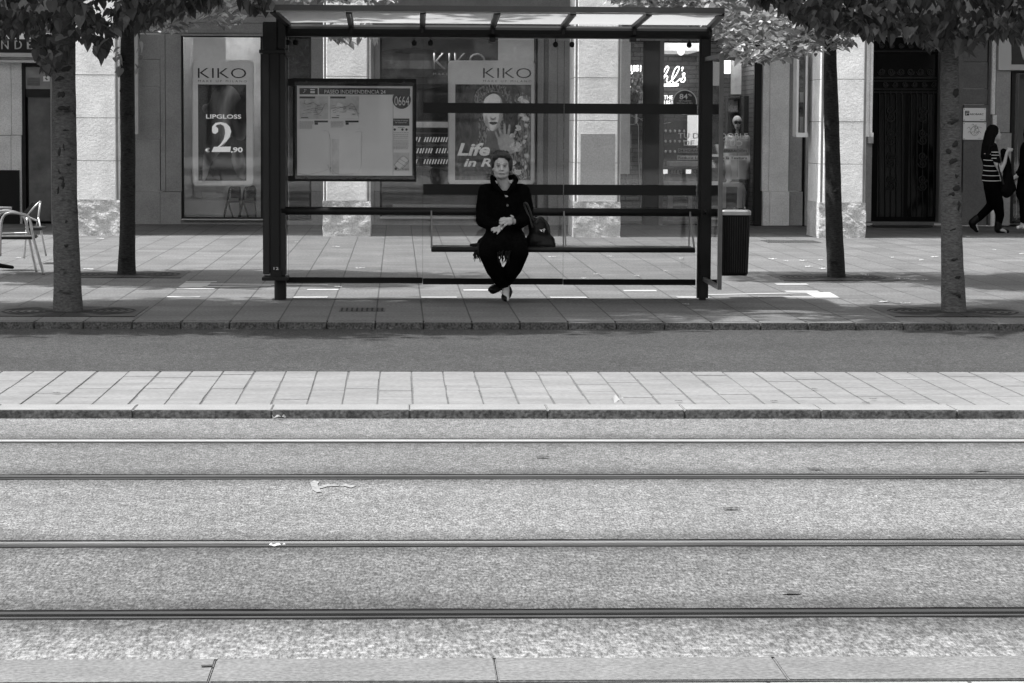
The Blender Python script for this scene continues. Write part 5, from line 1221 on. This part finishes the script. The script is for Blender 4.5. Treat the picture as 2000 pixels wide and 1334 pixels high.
    for q in range(70):
        a = rnd.uniform(-pi, 0) if q < 46 else rnd.uniform(0, pi); e = rnd.uniform(.25, 1.35)
        d = Vector((cos(a)*cos(e)*.92, sin(a)*cos(e)*.85, sin(e))); s = hd+Vector((0, .03, .035))+Vector((d.x*.082, d.y*.082, d.z*.088))
        if s.z < hd.z+.052 and abs(s.x-hd.x) < .055 and s.y < hd.y: continue
        k.limb([s, s+d*.01+Vector((rnd.uniform(-.02, .02), .02, .008)), s+d*.004+Vector((rnd.uniform(-.03, .03), .045, .004))], [.008, .0085, .005], 6)
    k.fuse('hair', m_hair, person, .0045, 1)
    # coat
    k = MB()
    k.limb([q3(986, 377, 23.38), q3(985, 400, 23.35), q3(984, 436, 23.35), q3(984, 462, 23.34)], [.10, .145, .158, .165], 18)
    k.limb([q3(951, 374, 23.36), q3(985, 371, 23.42), q3(1018, 374, 23.36)], [.072, .06, .072]); k.ell(q3(985, 382, 23.36), (.185, .10, .06))
    k.limb([q3(950, 375, 23.35), q3(944, 405, 23.32), q3(943, 430, 23.27), q3(962, 441, 23.12), q3(972, 443, 23.05)], [.076, .068, .064, .052, .044])
    k.limb([q3(1019, 375, 23.35), q3(1027, 405, 23.32), q3(1027, 426, 23.26), q3(1014, 436, 23.12), q3(1007, 433, 23.055)], [.076, .070, .064, .052, .044])
    k.limb([q3(970, 468, 23.35), q3(958, 478, 23.05), q3(953, 485, 22.9)], [.12, .10, .085]); k.limb([q3(1001, 468, 23.35), q3(1009, 478, 23.05), q3(1013, 485, 22.9)], [.12, .10, .085]); k.limb([q3(984, 462, 23.2), q3(983, 480, 22.93)], [.12, .09])
    k.ell(q3(984, 484, 22.9), (.16, .06, .07)); k.ell(q3(946, 480, 23.25), (.07, .12, .08)); k.ell(q3(1020, 478, 23.25), (.07, .12, .07))
    # open collar standing up on both sides of the neck
    for s, pts in ((-1, ((961, 345, 23.32), (962, 355, 23.28), (970, 366, 23.24), (984, 379, 23.215))), (1, ((1003, 343, 23.32), (1008, 352, 23.28), (1002, 363, 23.24), (989, 378, 23.215)))):
        k.limb([q3(*p_) for p_ in pts], [.018, .024, .024, .014])
    k.limb([q3(962, 347, 23.34), q3(972, 348, 23.44), q3(992, 347, 23.44), q3(1003, 346, 23.34)], [.018, .028, .028, .018])
    k.fuse('coat', m_coat, person, .009, 3)
    k = MB()
    for x, y in ((989, 383.5), (991, 401)):
        c_ = q3(x, y, 23.185); k.bar(c_, c_+Vector((0, -.01, 0)), .012, .011, 14)
    k.build('button', M('coat_button', .12, .25), person)
    k = MB(); c_ = q3(989, 383, 23.168); k.bar(c_+Vector((-.012, 0, .002)), c_+Vector((.014, 0, -.001)), .006, .005); k.build('brooch', m_pwhite, person)
    k = MB(); c_ = q3(979.5, 447.5, 22.962); k.ell(c_, (.007, .006, .009), seg=10); k.build('ring', M('ring_metal', .8, .15, metal=1, var=0), person)
    # trousers
    k = MB()
    k.limb([q3(957, 486, 23.03), q3(952, 493, 22.87), q3(965, 525, 22.97), q3(978, 545, 23.07), q3(983, 551, 23.1)], [.093, .080, .075, .066, .062])
    k.limb([q3(1010, 486, 23.03), q3(1015, 492, 22.87), q3(1003, 522, 22.97), q3(987, 547, 23.16), q3(980, 554, 23.2)], [.093, .082, .078, .066, .06])
    k.fuse('trousers', m_trou, person, .009, 3)
    # shoes
    k = MB(); k.limb([q3(990, 565, 23.17), q3(989, 575, 23.06), q3(987, 580, 23.02), q3(988, 584, 22.97)], [.026, .034, .038, .024]); k.limb([q3(995, 562, 23.17), q3(996, 570, 23.12), q3(992, 577, 23.05)], [.016, .024, .03]); k.fuse('shoe', m_shoe, person, .006, 2)
    k = MB(); k.limb([q3(977, 557, 23.22), q3(971, 562, 23.14), q3(963, 565.5, 23.05), q3(958, 565.5, 22.99)], [.034, .040, .040, .024]); k.fuse('shoe', m_shoe, person, .006, 2)
    # fringed shawl hanging at her right side
    k = MB(); rnd = random.Random(8)
    k.limb([q3(920, 478.5, 23.2), q3(932, 479, 23.2), q3(945, 482, 23.15)], [.012, .02, .04]); k.limb([q3(932, 487, 23.15), q3(945, 492, 23.02)], [.028, .05])
    for q in range(44):
        s = q3(rnd.uniform(926, 950), rnd.uniform(486, 494), 23.08+rnd.uniform(-.05, .05)); L = rnd.uniform(.03, .09)
        k.tube([s, s+Vector((rnd.uniform(-.02, .01), 0, -L*.5)), s+Vector((rnd.uniform(-.03, .015), 0, -L))], [.005, .004, .002], 5)
    for q in range(34):
        s = q3(rnd.uniform(972, 998), rnd.uniform(489, 494), 22.84+rnd.uniform(-.03, .03)); L = rnd.uniform(.05, .12)
        k.tube([s, s+Vector((rnd.uniform(-.01, .01), .02, -L*.5)), s+Vector((rnd.uniform(-.02, .02), .05, -L))], [.005, .004, .002], 5)
    k.build('shawl', M('shawl_black', .005, .9), person)
seatw()
# handbag on the bench
t = thing('handbag', q3(1058, 484, 23.25), 'black leather shoulder bag standing on the bench beside the seated person', 'handbag')
m_bag = M('black_leather', .004, .5, var=.3, scale=14, spec=.25, bd=.01, bsc=14)
k = MB(); k.limb([q3(1044, 470, 23.28), q3(1069, 472, 23.28)], [.08, .07]); k.ell(q3(1054, 453, 23.28), (.098, .065, .13)); k.limb([q3(1038, 475, 23.26), q3(1076, 478, 23.24)], [.05, .045]); k.ell(q3(1042, 440, 23.28), (.05, .05, .075)); k.limb([q3(1070, 474, 23.26), q3(1079, 482, 23.22)], [.045, .022])
k.fuse('body', m_bag, t, .008, 2)
k = MB(); k.tube([q3(a, b_, c_) for a, b_, c_ in crom([(1041, 432, 23.22), (1036, 415, 23.2), (1029, 398, 23.18), (1024, 400, 23.2), (1034, 425, 23.2), (1040, 445, 23.2)], 4, False)], .009, 8)
k.tube([q3(a, b_, 23.2) for a, b_ in crom([(1046, 436), (1056, 424), (1066, 434), (1074, 458)], 5, False)], .008, 8); k.build('handle', M('strap_leather', .03, .35), t, smooth=True)
k = MB(); k.limb([q3(1055, 449, 23.19), q3(1058, 452, 23.185)], [.006, .008], 8); k.limb([q3(1063, 447, 23.19), q3(1062, 453, 23.185)], [.005, .007], 8); k.limb([q3(1054, 450, 23.19), q3(1065, 448, 23.19)], [.003, .003], 6)
k.build('clasp', M('clasp_metal', .8, .2, metal=.9, var=0), t, smooth=True)

# ================================================================ WALKING WOMAN
YW = 39.4
def qw(px, py, dy=0): return W(px, py, YW+dy)
t = thing('person', qw(1950, 455)*1.0, 'person with long dark hair and striped top striding to the right past the white plaques', 'person')
t.location.z = 0; ORG[t.name] = Vector(t.location)
k = MB(); h = qw(1941, 261)
k.ell(h+Vector((.0, 0, .02)), (.095, .075, .1)); k.ell(h+Vector((.05, 0, -.03)), (.055, .055, .08)); k.limb([h+Vector((.09, 0, .0)), h+Vector((.112, 0, -.02))], [.01, .014]); k.ell(h+Vector((.075, 0, -.075)), (.035, .035, .03))
k.limb([h+Vector((-.01, 0, -.06)), qw(1936, 284)], [.05, .055])
k.limb([qw(1935, 292), qw(1936, 310), qw(1936, 335), qw(1935, 352), qw(1938, 366)], [.09, .11, .10, .12, .12])
k.limb([qw(1942, 292, -.14), qw(1946, 318, -.17), qw(1954, 334, -.17), qw(1962, 318, -.14), qw(1967, 296, -.1)], [.045, .04, .035, .03, .022])
k.limb([qw(1940, 292, .14), qw(1950, 318, .16), qw(1960, 300, .08), qw(1969, 290, .0)], [.045, .04, .03, .022])
k.ell(qw(1970, 294, -.08), (.035, .02, .03))
for i in range(4): k.limb([qw(1971, 291+i*2, -.09), qw(1976, 289.5+i*2, -.1), qw(1980 if i == 1 else 1978, 289+i*2.2, -.09)], [.009, .008, .006], 6)
k.limb([qw(1969, 292, -.09), qw(1971, 288, -.1)], [.01, .007], 6)
k.limb([qw(1938, 364, -.06), qw(1948, 395, -.07), qw(1953, 420, -.06), qw(1949, 443, -.06), qw(1951, 449, -.07), qw(1966, 452, -.08)], [.1, .08, .058, .042, .04, .03])
k.limb([qw(1936, 364, .06), qw(1938, 398, .07), qw(1932, 404, .07), qw(1912, 425, .08), qw(1903, 436, .08), qw(1908, 450, .08)], [.1, .07, .06, .05, .04, .03])
k.fuse('body', m_skin, t, .012, 3)
k = MB(); k.limb([qw(1935, 290), qw(1936, 310), qw(1935, 335), qw(1934, 347)], [.11, .128, .122, .135]); k.limb([qw(1941, 291, -.13), qw(1945, 308, -.16), qw(1947, 313, -.17)], [.065, .06, .055]); k.limb([qw(1940, 291, .13), qw(1945, 308, .15)], [.065, .06])
top = k.fuse('top', M('black_knit', .004, .9, spec=.1), t, .012, 3)
k = MB()
for y, r_, a0, a1 in ((300, .128, -2.6, -.6), (312, .135, -2.7, -.5), (323, .132, -2.7, -.6), (332.5, .131, -2.8, -.6), (342, .138, -2.9, -.3), (352, .142, -2.9, -.3)):
    c_ = qw(1935.5, y); P = [c_+Vector((cos(a0+(a1-a0)*i/12)*r_*1.03, sin(a0+(a1-a0)*i/12)*r_*1.04, -.008*sin(i/12*pi))) for i in range(13)]
    for a, b_ in zip(P[:-1], P[1:]): k.bar(a, b_, .008, .008)
for y in (297, 303, 309):
    c_ = qw(1943, y, -.15); 
    for i in range(6):
        a, b_ = [c_+Vector((cos(-2.6+.35*(i+j))*.066, sin(-2.6+.35*(i+j))*.066, 0)) for j in (0, 1)]; k.bar(a, b_, .008, .008)
k.build('stripes', m_pwhite, t)
k = MB(); k.limb([qw(1935, 345), qw(1939, 366)], [.13, .135]); k.limb([qw(1938, 364, -.06), qw(1948, 395, -.07), qw(1953, 420, -.06), qw(1950, 440, -.06)], [.12, .094, .068, .05]); k.limb([qw(1936, 364, .06), qw(1938, 398, .07), qw(1932, 405, .07), qw(1912, 425, .08), qw(1904, 432, .08)], [.118, .082, .070, .058, .05]); k.fuse('leggings', m_trou, t, .012, 3)
k = MB(); k.limb([qw(1950, 436, -.06), qw(1949, 447, -.06), qw(1950, 450, -.06), qw(1968, 452, -.08)], [.058, .058, .048, .03]); k.fuse('boot', m_shoe, t, .012, 2)
k = MB(); k.limb([qw(1908, 427, .08), qw(1899, 435, .08), qw(1900, 440, .08), qw(1908, 451, .08)], [.062, .062, .052, .03]); k.fuse('boot', m_shoe, t, .012, 2)
k = MB(); k.ell(h+Vector((-.02, 0, .03)), (.105, .09, .11)); k.limb([h+Vector((-.05, 0, -.0)), qw(1928, 285), qw(1924, 305), qw(1923, 320)], [.09, .085, .07, .03]); k.limb([h+Vector((-.03, -.06, -.02)), qw(1933, 288, -.08), qw(1929, 306, -.1)], [.05, .055, .04]); k.fuse('hair', M('long_dark_hair', .004, .7, spec=.1, var=.3, scale=30, stretch=(3, 3, .5)), t, .012, 2)
t = thing('shoulder_bag', qw(1965, 385, -.2), 'large black bag and folded coat carried in front of the striding person', 'bag')
k = MB(); k.limb([qw(1960, 296, -.02), qw(1966, 318, .0), qw(1968, 345, -.05), qw(1962, 370, -.05)], [.05, .065, .07, .10]); k.limb([qw(1968, 345, -.05), qw(1976, 368, -.05), qw(1966, 378, -.05)], [.08, .07, .07]); k.fuse('body', M('bag_black', .004, .8, spec=.1), t, .014, 2)
MB().tube([qw(1960, 360, -.16), qw(1950, 325, -.2), qw(1945, 295, -.16)], .015).build('strap', M('bag_strap', .01, .6), t)
# second walker cut by the right edge
t = thing('person', qw(2012, 450)*1.0, 'person in dark clothes and pale shoes cut off by the right edge of the picture', 'person'); t.location.z = 0; ORG[t.name] = Vector(t.location)
h = qw(2012, 262)
k = MB(); k.ell(h+Vector((0, 0, .02)), (.09, .075, .11)); k.ell(h+Vector((.03, 0, -.05)), (.06, .055, .07)); k.limb([h+Vector((0, 0, -.06)), qw(2010, 288)], [.05, .055]); k.limb([qw(2010, 296), qw(2010, 340), qw(2010, 366)], [.11, .12, .13])
k.limb([qw(2006, 296, -.15), qw(1998, 326, -.17), qw(1988, 342, -.15)], [.05, .042, .03]); k.ell(qw(1985, 345, -.15), (.035, .02, .03))
for i in range(4): k.limb([qw(1984, 342+i*2, -.16), qw(1980, 344+i*2, -.17), qw(1981, 347+i*2, -.16)], [.009, .008, .007], 6)
k.limb([qw(1986, 341, -.16), qw(1984, 339, -.17)], [.01, .008], 6)
k.limb([qw(2010, 370, -.07), qw(2002, 405, -.07), qw(1999, 442, -.05), qw(1992, 444, -.1)], [.11, .08, .045, .03]); k.limb([qw(2012, 370, .07), qw(2024, 405, .07), qw(2034, 442, .07), qw(2030, 446, .0)], [.11, .08, .045, .03])
k.fuse('body', m_skin, t, .012, 3)
k = MB(); k.limb([qw(2010, 292), qw(2010, 340), qw(2008, 375)], [.14, .155, .19]); k.limb([qw(2006, 296, -.15), qw(1998, 326, -.17), qw(1990, 339, -.15)], [.07, .06, .05]); k.limb([qw(2008, 372, -.06), qw(2003, 395, -.06), qw(2001, 430, -.06)], [.14, .10, .07]); k.limb([qw(2012, 370, .07), qw(2024, 405, .07), qw(2032, 435, .07)], [.12, .09, .07]); k.fuse('clothes', m_trou, t, .014, 2)
k = MB(); k.limb([qw(2000, 443, -.06), qw(1988, 444.5, -.1)], [.042, .028]); k.fuse('shoe', m_pwhite, t, .012, 2)
k = MB(); k.ell(h+Vector((.0, .0, .05)), (.1, .09, .1)); k.limb([h+Vector((-.03, .03, 0)), qw(2008, 285, .05)], [.07, .05]); k.fuse('hair', m_trou, t, .014, 2)

# ================================================================ CAFE CHAIRS AND TABLE AT THE LEFT
m_alu = M('chair_aluminium', .6, .28, metal=.85, var=.15, scale=20)
m_wov = M('chair_woven_black', .015, .6, bd=.003, bsc=150)
YCH = 27.6
def qc(px, py, dy=0): return W(px, py, YCH+dy)
t = thing('cafe_chair', (qc(30, 534).x, YCH, 0), 'aluminium cafe armchair with a dark seat at the left edge of the picture', 'chair')
def tb(pts, r=.014): 
    k = MB(); k.tube([qc(*p_) for p_ in crom(pts, 6, False)], r, 8); return k.build('leg', m_alu, t, smooth=True)
# near side: front leg up over the arm and down the back leg
k = MB(); k.tube([qc(*p_) for p_ in crom([(0, 500, -.25), (1, 455, -.25), (3, 432, -.25), (10, 419, -.25), (25, 415.5, -.25), (42, 418, -.25), (57, 426, -.25), (64, 460, -.25), (75, 500, -.25), (86, 537, -.25)], 6, False)], .0145, 10); k.build('leg', m_alu, t, smooth=True)
k = MB(); k.tube([qc(*p_) for p_ in crom([(-12, 490, .2), (-9, 440, .2), (-2, 420, .2), (14, 413.5, .2), (32, 416, .2), (47, 424, .2), (56, 460, .2), (64, 500, .2), (71.5, 531, .2)], 6, False)], .0135, 10); k.build('leg', m_alu, t, smooth=True)
MB().tube([qc(-4, 461, -.25), qc(62, 461, -.25)], .010).build('seat_rail', m_alu, t); MB().tube([qc(-6, 456, .2), qc(55, 455, .2)], .010).build('seat_rail', m_alu, t)
a = qc(2, 464, -.24); b_ = qc(63, 464, -.24); k = MB(); k.box(a.x-.05, b_.x, YCH-.24, YCH+.2, a.z-.02, a.z+.015, bev=.01); k.build('seat', m_wov, t)
k = MB(); k.tube([qc(*p_) for p_ in crom([(-6, 414, .2), (10, 411, .15), (30, 414, -.05), (55, 424, -.2), (74, 432, -.25)], 5, False)], .012, 8); k.build('arm_rest', m_alu, t, smooth=True)
t = thing('cafe_chair', W(62, 432, 29.5), 'tilted dark cafe chair back behind the aluminium armchair', 'chair'); t.location.z = 0; ORG[t.name].z = 0
def qd(px, py, dy=0): return W(px, py, 29.5+dy)
k = MB()
R1 = [[tuple(qd(x, y, d)) for x, y, d in rg] for rg in ([(44, 416, 0), (52, 421, 0), (54, 421, .02), (46, 416, .02)], [(52, 408, 0), (60, 411, 0), (62, 411, .02), (54, 408, .02)], [(62, 396, .0), (77, 397, .3), (78, 397, .32), (64, 396, .02)], [(70, 393, .1), (79, 394, .4), (80, 394, .42), (72, 393, .12)])]
k.loft(R1); k.build('backrest', m_wov, t)
k = MB(); k.tube([qd(53, 421, -.02), qd(66, 405, -.02), qd(79, 393, -.02)], .01); k.tube([qd(79, 393, .4), qd(75, 425, .4), qd(71, 446, .4)], .011); k.build('frame', m_alu, t, smooth=True)
for P_ in ([qd(53, 421), qd(50, 470), qd(47, 505)], [qd(75, 425, .4), qd(84, 470, .4), qd(90, 500, .4)]): MB().tube(P_, .011).build('leg', m_alu, t, smooth=True)
a = qd(50, 446); b_ = qd(82, 446); MB().box(a.x, b_.x, 29.45, 29.9, a.z-.02, a.z+.01, bev=.008).build('seat', m_wov, t)
t = thing('cafe_table', (W(-12, 530, 28.2).x, 28.2, 0), 'round cafe table with metal rim and dark foot at the left edge', 'table')
c_ = W(-14, 406, 28.2); k = MB(); k.bar((c_.x, 28.2, c_.z-.018), (c_.x, 28.2, c_.z+.008), .20, .20, 32); k.build('table_top', M('table_top_metal', .4, .3, metal=.5), t)
MB().bar((c_.x, 28.2, .03), (c_.x, 28.2, c_.z-.02), .028, .028, 14).build('column', m_blk, t)
k = MB()
for q in range(4): a = q*pi/2+.3; k.limb([(c_.x, 28.2, .06), (c_.x+.2*cos(a), 28.2+.2*sin(a), .03)], [.03, .018])
k.build('foot', m_blk, t)
# bag strap shape beside the trunk: pale clip hanging from the far chair
# chairs reflected / standing inside the left window
YI = FY+.9
for q, (x0_, lab) in enumerate(((440, 'slim black chair inside the left window, left of two'), (470, 'slim dark chair inside the left window, right of two'))):
    t = thing('bar_chair', W(x0_+12, 432, YI), lab, 'chair', 'chairs inside the left window'); w_ = 28
    def qi(px, py, dy=0): return W(px, py, YI+dy+q*.5)
    k = MB(); k.tube([qi(*p_) for p_ in crom([(x0_-4, 428), (x0_+4, 395), (x0_+9, 368), (x0_+20, 364), (x0_+w_, 368), (x0_+w_, 395)], 5, False)], .018, 6); k.build('frame', m_blk, t)
    MB().tube([qi(x0_+5, 392), qi(x0_+16, 428)], .014, 6).build('leg', m_blk, t); MB().tube([qi(x0_+w_, 392, .3), qi(x0_+w_+2, 428, .3)], .014, 6).build('leg', m_blk, t)
    a = qi(x0_+4, 392); b_ = qi(x0_+w_, 392); MB().box(a.x, b_.x, a.y-.05, a.y+.35, a.z-.03, a.z).build('seat', m_blk, t)
    a, b_ = qi(x0_+9, 388), qi(x0_+w_-2, 367); MB().box(a.x, b_.x, a.y+.3, a.y+.33, a.z, b_.z).build('backrest', m_blk, t)
